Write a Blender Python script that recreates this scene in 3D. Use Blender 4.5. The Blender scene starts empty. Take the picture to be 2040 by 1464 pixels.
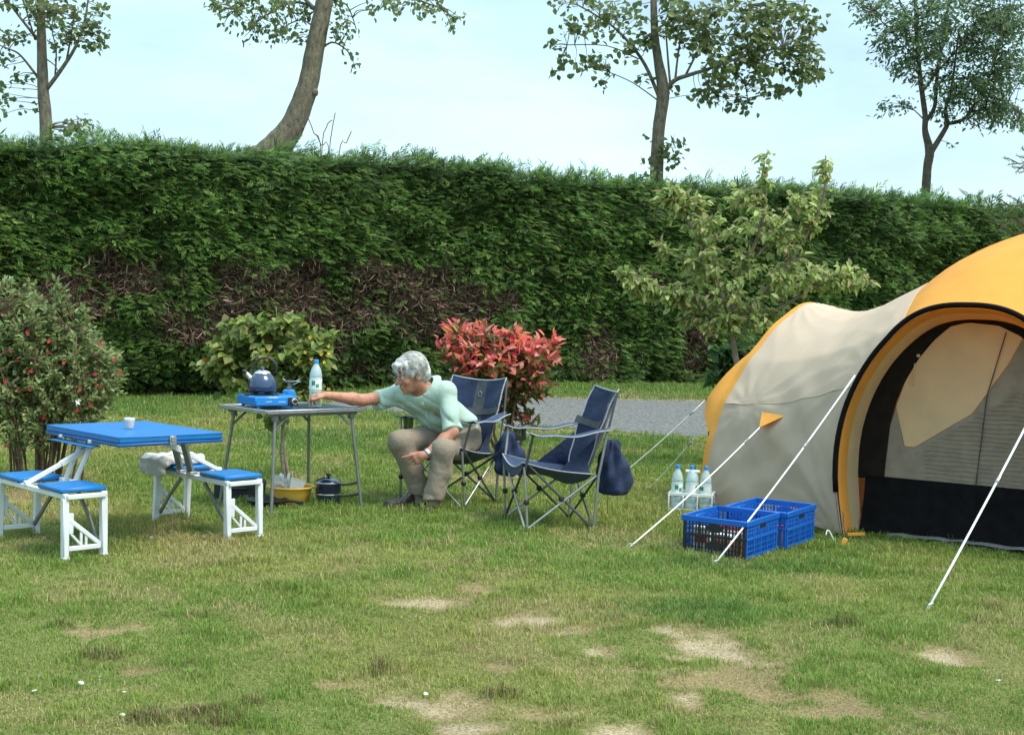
import bpy, bmesh, math, random
import numpy as np
from mathutils import Vector, Matrix
random.seed(7); rng = np.random.default_rng(11)
R = math.radians; PI = math.pi
scene = bpy.context.scene
col = scene.collection

GRASS_N = 980000; HEDGE_N = 66000
SUN_E = 2.0; SUN_ANG = 22; SKY_S = .105; EXPO = 0.94
SKY_VEIL = (4.95, 7.1, 7.75, 1)
# ------------------------------------------------------------------ camera
H = 1.33; FPX = 2500.0
PITCH = math.atan(90/FPX); ROLL = R(1.7)
cf = Vector((0, math.cos(PITCH), -math.sin(PITCH)))
cu0 = Vector((0, math.sin(PITCH), math.cos(PITCH))); cr0 = Vector((1, 0, 0))
cr = cr0*math.cos(ROLL) + cu0*math.sin(ROLL)
cu = -cr0*math.sin(ROLL) + cu0*math.cos(ROLL)
cam = bpy.data.cameras.new('camera'); camo = bpy.data.objects.new('camera', cam); col.objects.link(camo)
cam.sensor_width = 36; cam.lens = FPX/2040*36; cam.clip_end = 2000; cam.clip_start = 0.05
m = Matrix((cr, cu, -cf)).transposed().to_4x4(); m.translation = (0, 0, H)
camo.matrix_world = m
scene.camera = camo

def sm(t):
    t = np.clip(t, 0, 1); return t*t*(3-2*t)
def gz(x, y):                       # the lawn rises a little to a bank under the hedge
    return 0.27*sm((np.asarray(y, float)-13)/9)*sm((np.asarray(x, float)+5.5)/6)
def ray(px, py): return cf*FPX + cr*(px-1020) + cu*(732-py)
def J(px, py, Y):                   # point of the place seen at a pixel, Y metres out
    d = ray(px, py); return Vector((0, 0, H)) + d*(Y/d.y)
def G(px, py, z=None):              # point of the ground (or of a level plane) seen at a pixel
    d = ray(px, py); zz = z or 0.0
    for _ in range(12 if z is None else 1):
        p = Vector((0, 0, H)) + d*((zz-H)/d.z)
        if z is None: zz = float(gz(p.x, p.y))
    return p

# ------------------------------------------------------------------ noise
def _h(ix, iy, s):
    n = (ix.astype(np.int64)*374761393 + iy.astype(np.int64)*668265263 + s*974634777) & 0x7fffffff
    n = ((n ^ (n >> 13))*1274126177) & 0x7fffffff
    return ((n ^ (n >> 16)) & 0xffff)/65535.0
def vn(x, y, s=0):
    x = np.asarray(x, float); y = np.asarray(y, float)
    ix = np.floor(x); iy = np.floor(y); fx = sm(x-ix); fy = sm(y-iy)
    ix = ix.astype(np.int64); iy = iy.astype(np.int64)
    a = _h(ix, iy, s); b = _h(ix+1, iy, s); c = _h(ix, iy+1, s); d = _h(ix+1, iy+1, s)
    return (a*(1-fx)+b*fx)*(1-fy) + (c*(1-fx)+d*fx)*fy
def fbm(x, y, s=0, o=4):
    v = 0; a = .5; t = 0
    for k in range(o):
        v = v + a*vn(x*2**k, y*2**k, s+k*17); t += a; a *= .5
    return v/t

# ------------------------------------------------------------------ materials
def lin(r, g, b):
    f = lambda c: (c/255/12.92 if c <= 10 else ((c/255+.055)/1.055)**2.4)
    return (f(r), f(g), f(b))
def M(name, base=(.5, .5, .5), rough=.6, var=.12, scale=12, bump=0., bscale=60, metal=0., transl=0., attr=None,
      alpha=1., spec=.4, stretch=None, dirt=0., sheen=0., coat=0.):
    mt = bpy.data.materials.new(name); mt.use_nodes = True
    nt = mt.node_tree; N = nt.nodes; L = nt.links
    N.clear()
    out = N.new('ShaderNodeOutputMaterial'); b = N.new('ShaderNodeBsdfPrincipled')
    tc = N.new('ShaderNodeTexCoord'); mp = N.new('ShaderNodeMapping'); L.new(tc.outputs['Object'], mp.inputs[0])
    if stretch: mp.inputs['Scale'].default_value = stretch
    nz = N.new('ShaderNodeTexNoise'); nz.inputs['Scale'].default_value = scale; nz.inputs['Detail'].default_value = 5
    L.new(mp.outputs[0], nz.inputs[0])
    if attr:
        src = N.new('ShaderNodeAttribute'); src.attribute_name = attr; csock = src.outputs['Color']
    else:
        src = N.new('ShaderNodeRGB'); src.outputs[0].default_value = (*base, 1); csock = src.outputs[0]
    mr = N.new('ShaderNodeMapRange'); mr.inputs[1].default_value = .3; mr.inputs[2].default_value = .7
    mr.inputs[3].default_value = 1-var; mr.inputs[4].default_value = 1+var
    L.new(nz.outputs[0], mr.inputs[0])
    mul = N.new('ShaderNodeVectorMath'); mul.operation = 'MULTIPLY'
    L.new(csock, mul.inputs[0]); L.new(mr.outputs[0], mul.inputs[1]); csock = mul.outputs[0]
    if dirt:
        n2 = N.new('ShaderNodeTexNoise'); n2.inputs['Scale'].default_value = scale*.37; n2.inputs['Detail'].default_value = 8
        L.new(mp.outputs[0], n2.inputs[0])
        r2 = N.new('ShaderNodeMapRange'); r2.inputs[1].default_value = .55; r2.inputs[2].default_value = .75
        r2.inputs[3].default_value = 0; r2.inputs[4].default_value = dirt
        L.new(n2.outputs[0], r2.inputs[0])
        mx = N.new('ShaderNodeMix'); mx.data_type = 'RGBA'
        L.new(r2.outputs[0], mx.inputs[0]); L.new(csock, mx.inputs[6]); mx.inputs[7].default_value = (.16, .13, .09, 1)
        csock = mx.outputs[2]
    L.new(csock, b.inputs['Base Color'])
    b.inputs['Roughness'].default_value = rough; b.inputs['Metallic'].default_value = metal
    b.inputs['Specular IOR Level'].default_value = spec
    if sheen: b.inputs['Sheen Weight'].default_value = sheen
    if coat: b.inputs['Coat Weight'].default_value = coat
    if bump:
        n3 = N.new('ShaderNodeTexNoise'); n3.inputs['Scale'].default_value = bscale; n3.inputs['Detail'].default_value = 6
        L.new(mp.outputs[0], n3.inputs[0])
        bp = N.new('ShaderNodeBump'); bp.inputs['Strength'].default_value = bump; bp.inputs['Distance'].default_value = .02
        L.new(n3.outputs[0], bp.inputs['Height']); L.new(bp.outputs[0], b.inputs['Normal'])
    sh = b.outputs[0]
    if transl:
        t = N.new('ShaderNodeBsdfTranslucent'); L.new(csock, t.inputs[0])
        ms = N.new('ShaderNodeMixShader'); ms.inputs[0].default_value = transl
        L.new(sh, ms.inputs[1]); L.new(t.outputs[0], ms.inputs[2]); sh = ms.outputs[0]
    if alpha < 1:
        t = N.new('ShaderNodeBsdfTransparent')
        ms = N.new('ShaderNodeMixShader'); ms.inputs[0].default_value = alpha
        L.new(t.outputs[0], ms.inputs[1]); L.new(sh, ms.inputs[2]); sh = ms.outputs[0]
    L.new(sh, out.inputs[0])
    return mt

# ------------------------------------------------------------------ objects
def finish(o, parent):
    col.objects.link(o)
    if parent is not None: o.parent = parent
    return o
def tag(o, label=None, cat=None, group=None, kind=None):
    if label: o['label'] = label
    if cat: o['category'] = cat
    if group: o['group'] = group
    if kind: o['kind'] = kind
    return o
def thing(name, label, cat, loc=(0, 0, 0), rz=0., group=None):
    o = bpy.data.objects.new(name, None); col.objects.link(o); o.empty_display_size = .1
    o.location = loc; o.rotation_euler = (0, 0, rz)
    return tag(o, label, cat, group)
def copy_tree(o, parent=None):
    c = o.copy(); col.objects.link(c)
    if parent is not None: c.parent = parent
    for ch in list(o.children): copy_tree(ch, c)
    return c

class MB:
    def __init__(s, off=(0, 0, 0)): s.v = []; s.f = []; s.off = Vector(off)
    def add(s, vs, fs):
        n = len(s.v); s.v += [tuple(Vector(p)-s.off) for p in vs]; s.f += [tuple(i+n for i in f) for f in fs]
    def box(s, c, size, rot=None, ch=None):
        hx, hy, hz = size[0]/2, size[1]/2, size[2]/2
        if ch is None: ch = min(.004, min(size)*.2)
        rot = rot or Matrix.Identity(3); c = Vector(c)
        vs = []; ix = {}
        for sx in (-1, 1):
            for sy in (-1, 1):
                for sz in (-1, 1):
                    for a in range(3):
                        p = Vector((sx*(hx-(ch if a != 0 else 0)), sy*(hy-(ch if a != 1 else 0)), sz*(hz-(ch if a != 2 else 0))))
                        ix[(sx, sy, sz, a)] = len(vs); vs.append(c + rot@p)
        fs = []
        q = [(-1, -1), (1, -1), (1, 1), (-1, 1)]
        def key(a, sa, b, c2):
            k = [0, 0, 0]; k[a] = sa; k[(a+1) % 3] = b; k[(a+2) % 3] = c2; return tuple(k)
        for a in range(3):
            for sa in (-1, 1):
                f = [ix[key(a, sa, b, c2)+(a,)] for b, c2 in q]
                fs.append(f if sa > 0 else f[::-1])
        for a in range(3):
            b, d = (a+1) % 3, (a+2) % 3
            for sb in (-1, 1):
                for sd in (-1, 1):
                    k0 = [0]*3; k1 = [0]*3; k0[a] = -1; k1[a] = 1; k0[b] = k1[b] = sb; k0[d] = k1[d] = sd
                    k0 = tuple(k0); k1 = tuple(k1)
                    f = [ix[k0+(b,)], ix[k1+(b,)], ix[k1+(d,)], ix[k0+(d,)]]
                    fs.append(f if sb*sd < 0 else f[::-1])
        for sx in (-1, 1):
            for sy in (-1, 1):
                for sz in (-1, 1):
                    f = [ix[(sx, sy, sz, k)] for k in range(3)]
                    fs.append(f if sx*sy*sz > 0 else f[::-1])
        s.add(vs, fs); return s
    def bar(s, a, b, w, h, up=(0, 0, 1), ch=None):      # rectangular bar from a to b
        a = Vector(a); b = Vector(b); x = (b-a); l = x.length; x.normalize()
        u = Vector(up); y = u.cross(x)
        if y.length < 1e-4: y = Vector((0, 1, 0)).cross(x)
        y.normalize(); z = x.cross(y)
        return s.box((a+b)/2, (l, w, h), Matrix((x, y, z)).transposed(), ch)
    def tube(s, pts, r, seg=8, cap=True, closed=False):
        pts = [Vector(p) for p in pts]; n = len(pts)
        rs = r if isinstance(r, (list, tuple)) else [r]*n
        T = []
        for i in range(n):
            if closed: t = pts[(i+1) % n]-pts[i-1]
            else: t = pts[min(i+1, n-1)]-pts[max(i-1, 0)]
            T.append(t.normalized())
        nrm = T[0].orthogonal().normalized(); vs = []
        for i in range(n):
            nrm = (nrm - T[i]*nrm.dot(T[i]));
            if nrm.length < 1e-6: nrm = T[i].orthogonal()
            nrm.normalize(); bn = T[i].cross(nrm)
            for k in range(seg):
                a = 2*PI*k/seg; vs.append(pts[i] + (nrm*math.cos(a)+bn*math.sin(a))*rs[i])
        fs = []
        for i in range(n if closed else n-1):
            j = (i+1) % n
            for k in range(seg):
                k2 = (k+1) % seg
                fs.append((i*seg+k, i*seg+k2, j*seg+k2, j*seg+k))
        if cap and not closed:
            fs.append(tuple(range(seg))[::-1]); fs.append(tuple((n-1)*seg+k for k in range(seg)))
        s.add(vs, fs); return s
    def lathe(s, prof, c=(0, 0, 0), rot=None, seg=24, cap=True):
        c = Vector(c); rot = rot or Matrix.Identity(3); vs = []; n = len(prof)
        for r, z in prof:
            for k in range(seg):
                a = 2*PI*k/seg; vs.append(c + rot@Vector((max(r, 1e-4)*math.cos(a), max(r, 1e-4)*math.sin(a), z)))
        fs = []
        for i in range(n-1):
            for k in range(seg):
                k2 = (k+1) % seg; fs.append((i*seg+k, i*seg+k2, (i+1)*seg+k2, (i+1)*seg+k))
        if cap:
            fs.append(tuple(range(seg))[::-1]); fs.append(tuple((n-1)*seg+k for k in range(seg)))
        s.add(vs, fs); return s
    def grid(s, P, thick=0.):                        # rows of points; a cloth sheet of some thickness
        n = len(P); mm = len(P[0]); vs = [Vector(p) for row in P for p in row]
        fs = [(i*mm+j, i*mm+j+1, (i+1)*mm+j+1, (i+1)*mm+j) for i in range(n-1) for j in range(mm-1)]
        if thick:
            nr = [Vector((0, 0, 0)) for _ in vs]
            for f in fs:
                k = (vs[f[2]]-vs[f[0]]).cross(vs[f[3]]-vs[f[1]])
                for i in f: nr[i] += k
            off = len(vs)
            vs2 = [v - (k.normalized() if k.length > 0 else k)*thick for v, k in zip(vs, nr)]
            fs2 = [tuple(i+off for i in f)[::-1] for f in fs]
            rim = []
            bd = [(0, j) for j in range(mm)] + [(i, mm-1) for i in range(1, n)] + [(n-1, j) for j in range(mm-2, -1, -1)] + [(i, 0) for i in range(n-2, 0, -1)]
            bi = [i*mm+j for i, j in bd]
            for k in range(len(bi)):
                a, b = bi[k], bi[(k+1) % len(bi)]; rim.append((b, a, a+off, b+off))
            vs += vs2; fs = fs + fs2 + rim
        s.add(vs, fs); return s
    def plate(s, pts, thick, n=None):               # a flat polygon with thickness
        pts = [Vector(p) for p in pts]; k = len(pts)
        if n is None: n = (pts[1]-pts[0]).cross(pts[2]-pts[1])
        n = Vector(n).normalized()
        vs = pts + [p - n*thick for p in pts]
        fs = [tuple(range(k)), tuple(range(2*k-1, k-1, -1))]
        fs += [((i+1) % k, i, i+k, (i+1) % k+k) for i in range(k)]
        s.add(vs, fs); return s
    def build(s, name, mt, parent=None, ang=40, smooth=True):
        me = bpy.data.meshes.new(name); me.from_pydata(s.v, [], s.f); me.validate()
        bm = bmesh.new(); bm.from_mesh(me); bmesh.ops.recalc_face_normals(bm, faces=bm.faces); bm.to_mesh(me); bm.free()
        if smooth:
            me.polygons.foreach_set('use_smooth', [True]*len(me.polygons)); me.set_sharp_from_angle(angle=R(ang))
        me.materials.append(mt); me.update()
        return finish(bpy.data.objects.new(name, me), parent)

def npmesh(name, V, F, mt, parent=None, C=None, smooth=False):
    """V (n,3); F list of int arrays (k,m) of one polygon size each; C (n,3) colour of the things themselves"""
    me = bpy.data.meshes.new(name)
    me.vertices.add(len(V)); me.vertices.foreach_set('co', np.asarray(V, np.float32).ravel())
    lv = np.concatenate([f.ravel() for f in F]).astype(np.int32)
    ls = np.concatenate([np.full(len(f), f.shape[1]) for f in F]).astype(np.int32)
    st = np.concatenate([[0], np.cumsum(ls)[:-1]]).astype(np.int32)
    me.loops.add(len(lv)); me.loops.foreach_set('vertex_index', lv)
    me.polygons.add(len(ls)); me.polygons.foreach_set('loop_start', st)
    try: me.polygons.foreach_set('loop_total', ls)
    except Exception: pass
    if smooth: me.polygons.foreach_set('use_smooth', np.ones(len(ls), bool))
    if C is not None:
        a = me.color_attributes.new('Col', 'FLOAT_COLOR', 'POINT')
        a.data.foreach_set('color', np.concatenate([C, np.ones((len(C), 1))], 1).astype(np.float32).ravel())
    me.materials.append(mt); me.update(calc_edges=True); me.validate()
    return finish(bpy.data.objects.new(name, me), parent)

def nrmz(a): return a/np.maximum(np.linalg.norm(a, axis=-1, keepdims=True), 1e-9)
def leaf_arrays(P, D, U, L, W, C, fold=.25, droop=.15):
    """leaf blades: P base, D direction, U rough up; 6 vertices, two folded quads each"""
    D = nrmz(D); S = nrmz(np.cross(D, U)); N = np.cross(S, D)
    L = L[:, None]; W = W[:, None]
    a = P; t = P + D*L - N*L*droop
    m1 = P + D*L*.33; m2 = P + D*L*.70 - N*L*droop*.35
    l1 = m1 + S*W*.5 + N*W*fold; r1 = m1 - S*W*.5 + N*W*fold
    l2 = m2 + S*W*.40 + N*W*fold*.6; r2 = m2 - S*W*.40 + N*W*fold*.6
    V = np.stack([a, l1, l2, t, r2, r1], 1).reshape(-1, 3)
    n = len(P); b = np.arange(n)[:, None]*6
    F = [np.concatenate([b+np.array([[0, 3, 2, 1]]), b+np.array([[0, 5, 4, 3]])])]
    return V, F, np.repeat(C, 6, 0)
def join(parts):
    V = []; F = []; C = []; o = 0
    for v, f, c in parts:
        V.append(v); C.append(c); F += [x+o for x in f]; o += len(v)
    return np.concatenate(V), F, np.concatenate(C)
def pick(cols, n, w=None, jit=.15):
    cols = np.array(cols); w = None if w is None else np.array(w)/sum(w)
    c = cols[rng.choice(len(cols), n, p=w)]
    return np.clip(c*(1+rng.normal(0, jit, (n, 1)))*(1+rng.normal(0, .05, (n, 3))), .004, .9)

# ------------------------------------------------------------------ light
SUN_AZ = R(118); SUN_EL = R(58)       # compass angle from +Y clockwise
sd = Vector((math.sin(SUN_AZ)*math.cos(SUN_EL), math.cos(SUN_AZ)*math.cos(SUN_EL), math.sin(SUN_EL)))
sl = bpy.data.lights.new('sun', 'SUN'); sl.energy = SUN_E; sl.angle = R(SUN_ANG); sl.color = (1, .91, .78)
so = bpy.data.objects.new('sun', sl); col.objects.link(so); so.rotation_euler = sd.to_track_quat('Z', 'Y').to_euler()
w = bpy.data.worlds.new('World'); scene.world = w; w.use_nodes = True
nt = w.node_tree; nt.nodes.clear(); N = nt.nodes; Lk = nt.links
sk = N.new('ShaderNodeTexSky'); sk.sky_type = 'NISHITA'; sk.sun_disc = False; sk.sun_elevation = SUN_EL; sk.sun_rotation = SUN_AZ
sk.dust_density = 2.0; sk.air_density = 1.2; sk.ozone_density = 2.0
tc = N.new('ShaderNodeTexCoord'); mp = N.new('ShaderNodeMapping'); mp.inputs['Scale'].default_value = (1, 1, 3.2)
Lk.new(tc.outputs['Generated'], mp.inputs[0])
nz = N.new('ShaderNodeTexNoise'); nz.inputs['Scale'].default_value = 3.1; nz.inputs['Detail'].default_value = 6; nz.inputs['Roughness'].default_value = .55
Lk.new(mp.outputs[0], nz.inputs[0])
mr = N.new('ShaderNodeMapRange'); mr.inputs[1].default_value = .35; mr.inputs[2].default_value = .72; mr.inputs[3].default_value = .25; mr.inputs[4].default_value = .92
Lk.new(nz.outputs[0], mr.inputs[0])
mx = N.new('ShaderNodeMix'); mx.data_type = 'RGBA'; Lk.new(mr.outputs[0], mx.inputs[0])
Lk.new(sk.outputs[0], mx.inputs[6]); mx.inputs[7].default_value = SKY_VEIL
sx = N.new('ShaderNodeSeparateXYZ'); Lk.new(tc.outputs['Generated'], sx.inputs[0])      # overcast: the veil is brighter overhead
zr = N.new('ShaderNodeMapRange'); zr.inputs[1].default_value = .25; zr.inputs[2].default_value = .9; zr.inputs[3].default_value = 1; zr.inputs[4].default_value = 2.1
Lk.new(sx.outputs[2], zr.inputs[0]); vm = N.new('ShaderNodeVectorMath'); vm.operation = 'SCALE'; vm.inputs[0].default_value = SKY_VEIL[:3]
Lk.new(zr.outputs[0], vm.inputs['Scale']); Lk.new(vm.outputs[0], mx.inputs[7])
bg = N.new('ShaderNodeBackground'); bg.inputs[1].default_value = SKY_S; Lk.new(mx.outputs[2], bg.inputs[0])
wo = N.new('ShaderNodeOutputWorld'); Lk.new(bg.outputs[0], wo.inputs[0])
vs_ = scene.view_settings; vs_.view_transform = 'Standard'; vs_.look = 'None'; vs_.gamma = 1; vs_.exposure = EXPO
scene.cycles.max_bounces = 8; scene.cycles.transparent_max_bounces = 16
# ================================================================== THE SETTING
# bare and worn patches of the lawn, each (px, py, half width, half height, kind)
PATCH = [(835,1198,46,8,'sand'),(945,1173,52,9,'soil'),(1085,1238,72,9,'sand'),(1440,1283,95,17,'sand'),(1330,1256,46,12,'sand'),
 (1340,1312,34,7,'sand'),(830,1405,66,14,'sand'),(1180,1301,22,7,'sand'),(1560,1390,130,16,'soil'),(1000,1330,24,9,'soil'),
 (220,1256,66,10,'soil'),(1352,1391,38,9,'sand'),(930,1456,60,8,'sand'),(30,985,75,26,'soil'),(980,955,70,17,'soil'),
 (1420,1350,130,16,'soil'),(1850,1303,34,7,'sand'),(1700,1420,120,14,'soil'),(300,1335,46,8,'soil'),(660,1360,60,9,'soil'),
 (560,965,40,8,'soil'),(1230,1455,50,8,'sand'),(1090,1425,50,10,'soil'),(640,1265,30,5,'soil')]
DEAD = [(400,1428,85,20),(280,1440,60,15),(455,1443,70,20),(500,1400,38,11),(756,1335,24,9),(1665,1245,60,8),(120,1250,50,8),(215,1310,60,8),(1000,1390,60,8)]
def pmask(x, y, lst, soft=.6, nscale=6.5, namp=1.25):
    out = np.zeros(np.shape(x))
    wob = (fbm(np.asarray(x)*nscale, np.asarray(y)*nscale, 5, 4)-.5)*2*namp
    for px, py, rx, ry in lst:
        c = G(px, py); ex = G(px+rx, py); ey0 = G(px, py-ry); ey1 = G(px, py+ry)
        ax = abs(ex.x-c.x); ay = (ey0-ey1).length/2
        d = np.sqrt(((x-c.x)/ax)**2 + ((y-(ey0.y+ey1.y)/2)/ay)**2)
        out = np.maximum(out, np.clip((1.0-d-wob)/soft, 0, 1))
    return out
SAND = [(p[0], p[1], p[2]*1.15, p[3]*1.4) for p in PATCH if p[4] == 'sand']; SOIL = [(p[0], p[1], p[2]*1.2, p[3]*1.5) for p in PATCH if p[4] == 'soil']+[(p[0]+25, p[1]+2, p[2]*1.7, p[3]*2.1) for p in PATCH if p[4] == 'sand']

# gravel road, two world outlines
FAR = [G(*p) for p in ((560,806),(640,806),(760,797),(1040,789),(1400,802),(2040,834),(2600,862))]
NEAR = [G(*p) for p in ((560,809),(640,813),(760,818),(1040,850),(1400,872),(2040,908),(2600,935))]
def fedge(x): return np.interp(x, [p.x for p in FAR], [p.y for p in FAR]) + (fbm(np.asarray(x)*1.3, np.asarray(x)*0+3, 8)-.5)*.8
def nedge(x): return np.interp(x, [p.x for p in NEAR], [p.y for p in NEAR]) + (fbm(np.asarray(x)*1.7, np.asarray(x)*0+9, 9)-.5)*.7
RX0 = min(FAR[1].x, NEAR[1].x)
def inroad(x, y): return (x > RX0) & (y < fedge(x)) & (y > nedge(x))

# ground sheet: fine near the camera, coarse to the horizon
mat_ground = M('lawn_soil_and_turf', attr='Col', rough=.95, var=.45, scale=90, bump=.5, bscale=160, spec=.1)
def ground_sheet():
    xs = np.unique(np.concatenate([np.array([-600, -250, -100, -50, -30, -20.]), np.arange(-14, 14.01, .5), np.arange(-6, 6.01, .06), np.array([18, 26, 40, 80, 200, 600.])]).round(3))
    ys = np.unique(np.concatenate([np.array([-300, -60, -15, -4, 0, 1.5, 2.5]), np.arange(3.4, 11, .06), np.arange(11, 32, .4), np.array([36, 44, 60, 100, 200, 400, 900.])]).round(3))
    X, Y = np.meshgrid(xs, ys); nx, ny = len(xs), len(ys)
    sand = pmask(X, Y, SAND); soil = pmask(X, Y, SOIL); fine = (np.abs(X) < 7) & (Y < 12) & (Y > 3)
    Z = gz(X, Y) - .015*np.maximum(sand, soil)*fine + (fbm(X*1.1, Y*1.1, 2)-.5)*.035*fine
    V = np.stack([X, Y, Z], -1).reshape(-1, 3)
    i = np.arange(ny-1)[:, None]*nx + np.arange(nx-1)[None]
    F = [np.stack([i, i+1, i+nx+1, i+nx], -1).reshape(-1, 4)]
    n1 = fbm(X*.7, Y*.7, 31)[..., None]; n2 = fbm(X*3, Y*3, 41)[..., None]
    C = np.array((.120, .150, .040))*(1-n1) + np.array((.180, .165, .062))*n1
    C = C*(.75+.5*n2)
    t = soil[..., None]*.75; C = C*(1-t) + np.array((.24, .17, .095))*(.8+.4*n2)*t
    t = sand[..., None]*.9; C = C*(1-t) + np.array((.35, .28, .18))*(.8+.4*n2)*t
    o = npmesh('ground', V, F, mat_ground, None, C.reshape(-1, 3), smooth=True)
    tag(o, kind='structure')
ground_sheet()

mat_gravel = M('grey_gravel', (.150, .150, .145), rough=.95, var=.5, scale=26, bump=1., bscale=40, spec=.15, dirt=.5)
def road():
    xs = np.linspace(RX0, 16, 140); K = 14; rows = []
    for k in range(K+1):
        t = k/K; y = nedge(xs)*(1-t) + fedge(xs)*t
        rows.append(np.stack([xs, y, gz(xs, y)+.012+.02*math.sin(PI*t)], -1))
    V = np.stack(rows).reshape(-1, 3); n = len(xs)
    i = np.arange(K)[:, None]*n + np.arange(n-1)[None]
    tag(npmesh('gravel_road', V, [np.stack([i, i+1, i+n+1, i+n], -1).reshape(-1, 4)], mat_gravel, smooth=True), kind='structure')
    # sandy verges
    for nm, fn, sg in (('verge_far', fedge, 1), ('verge_near', nedge, -1)):
        y = fn(xs); wv = (.12+.5*fbm(xs*2.1, xs*0+2, 3))*(1.5 if sg > 0 else .8)
        V = np.concatenate([np.stack([xs, y-sg*.15, gz(xs, y)+.030*0+.008], -1), np.stack([xs, y+sg*wv, gz(xs, y+sg*wv)+.008], -1)])
        i = np.arange(n-1); f = np.stack([i, i+1, i+n+1, i+n], -1)
        tag(npmesh('path', V, [f], mat_verge, smooth=True), kind='structure')
mat_verge = M('sandy_verge', (.25, .19, .115), rough=1, var=.35, scale=9, bump=.7, bscale=50, spec=.1, dirt=.3)
road()

# ------------------------------------------------------------------ grass blades
mat_grass = M('grass_blades', attr='Col', rough=.6, var=.06, scale=3, transl=.35, spec=.25)
def grass():
    n = GRASS_N
    u = rng.random(n); e = .25; a0, a1 = 3.55**e, 27**e
    y = (a0 + u*(a1-a0))**(1/e); x = (rng.random(n)*2-1)*(.43*y+.55)
    sand = pmask(x, y, SAND); soil = pmask(x, y, SOIL); dead = pmask(x, y, DEAD, .5, 6, .6)
    road_ = inroad(x, y)
    rowdist = np.minimum(np.abs(y-fedge(x)), np.abs(y-nedge(x)))
    thin = fbm(x*2.4, y*2.4, 51)
    keep = (rng.random(n) > np.maximum(sand*.82, soil*.60)) & ~((road_) & ((rowdist > .2) | (rng.random(n) > .3))) & (rng.random(n) < .72+.6*thin)
    x, y, dead, sand, soil, thin = (a[keep] for a in (x, y, dead, sand, soil, thin)); n = len(x)
    far = (y/5)**.75
    tuft = np.clip((fbm(x*9, y*9, 181, 2)-.62)*6, 0, 1)
    clump = fbm(x*5.5, y*5.5, 61, 3); big = fbm(x*.55+4, y*.55, 71, 3); mid = fbm(x*1.7, y*1.7, 77, 3)
    lush = sm((np.maximum(pmask(x, y, [(1400,1220,230,32),(1500,1130,300,25),(1150,880,200,22),(1290,880,150,20),(620,880,260,30)], .8, 2, .5), sm((y-14)/3)*.7)))
    hgt = (.010 + .016*clump**1.5*2 + .010*lush)*(.5+.8*rng.random(n))*(1+.9*dead)*(1-.4*np.maximum(sand, soil))*(1+.9*tuft)*np.clip(far, .9, 1.7)
    wd = (.0024 + .0018*rng.random(n))*far
    ang = rng.random(n)*2*PI; lean = np.abs(rng.normal(.55, .35, n))
    dx = np.cos(ang)*lean; dy = np.sin(ang)*lean
    px = -np.sin(ang+rng.normal(0, .8, n)); py = np.cos(ang)
    z0 = gz(x, y)-.004 + (fbm(x*1.1, y*1.1, 2)-.5)*.035*((np.abs(x) < 7) & (y < 12) & (y > 3)) - .015*np.maximum(sand, soil)
    B = np.stack([x, y, z0], -1); S = nrmz(np.stack([px, py, np.zeros(n)], -1))*wd[:, None]
    Mp = B + np.stack([dx*hgt*.35, dy*hgt*.35, hgt*.62], -1)
    T = B + np.stack([dx*hgt*1.05, dy*hgt*1.05, hgt*np.clip(1-.25*lean, .25, 1)], -1)
    V = np.stack([B-S*.5, B+S*.5, Mp+S*.4, Mp-S*.4, T], 1).reshape(-1, 3)
    b = np.arange(n)[:, None]*5
    F = [b+np.array([[0, 1, 2, 3]]), b+np.array([[3, 2, 4]])]
    g1 = np.array((.168, .268, .046)); g2 = np.array((.300, .325, .080)); g3 = np.array((.105, .205, .044)); st = np.array((.44, .35, .18)); br = np.array((.14, .090, .048))
    t = np.clip((big-.5)*2.2+(mid-.5)*2.0+.42+rng.normal(0, .12, n)-.5*lush, 0, 1)[:, None]
    C = g1*(1-t)+g2*t
    t = np.clip(lush*.75, 0, 1)[:, None]; C = C*(1-t)+g3*t
    strawp = np.clip(.11+.55*np.maximum(soil, sand)+.5*(thin < .42)*(mid > .45)+.2*sm((big-.5)*4), 0, .8)*(1-.6*lush)
    t = (rng.random(n) < strawp)[:, None]*rng.uniform(.4, 1, (n, 1)); C = C*(1-t)+st*t
    t = (dead*(rng.random(n) < .62))[:, None]*.9; C = C*(1-t)+br*t
    C = C*(.7+.6*rng.random((n, 1)))
    o = npmesh('grass', V, F, mat_grass, None, np.repeat(C, 5, 0))
    tag(o, 'short worn lawn grass, green and straw coloured, between bare patches', 'grass', kind='stuff')
grass()

# ------------------------------------------------------------------ hedge
HP = Vector((-8.5, 18.04, 0)); HD = Vector((18.5, 8.5, 0)).normalized(); HN = Vector((HD.y, -HD.x, 0)); HT = 1.35; HLEN = 24.5
def hpix(px, py):                    # where a pixel meets the hedge's front face -> (along, height)
    d = ray(px, py); o = Vector((0, 0, H)); t = (HP-o).dot(HN)/d.dot(HN); p = o+d*t
    return (p-HP).dot(HD), p.z
def htop(s):
    return 3.93 + .16*(fbm(np.asarray(s)*.5, np.asarray(s)*0, 101, 3)-.5)*2 + .10*(fbm(np.asarray(s)*2.2, np.asarray(s)*0, 102, 3)-.5)*2 + .012*(np.asarray(s)-9)
BROWN = [(250,560,130,50),(180,610,90,55),(350,640,90,50),(520,560,100,45),(610,600,120,60),(720,620,110,80),(850,640,90,45),(880,570,50,30),
         (760,570,80,40),(460,640,110,50),(1180,720,50,60),(1380,690,30,60),(960,600,70,30),(60,590,80,40),(1440,610,60,30),(500,740,60,30),(670,690,80,30),(1300,560,50,20)]
BR = []
for px, py, rx, ry in BROWN:
    s0, z0 = hpix(px, py); s1, _ = hpix(px+rx, py); _, z1 = hpix(px, py-ry); BR.append((s0, z0, abs(s1-s0), abs(z1-z0)))
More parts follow.
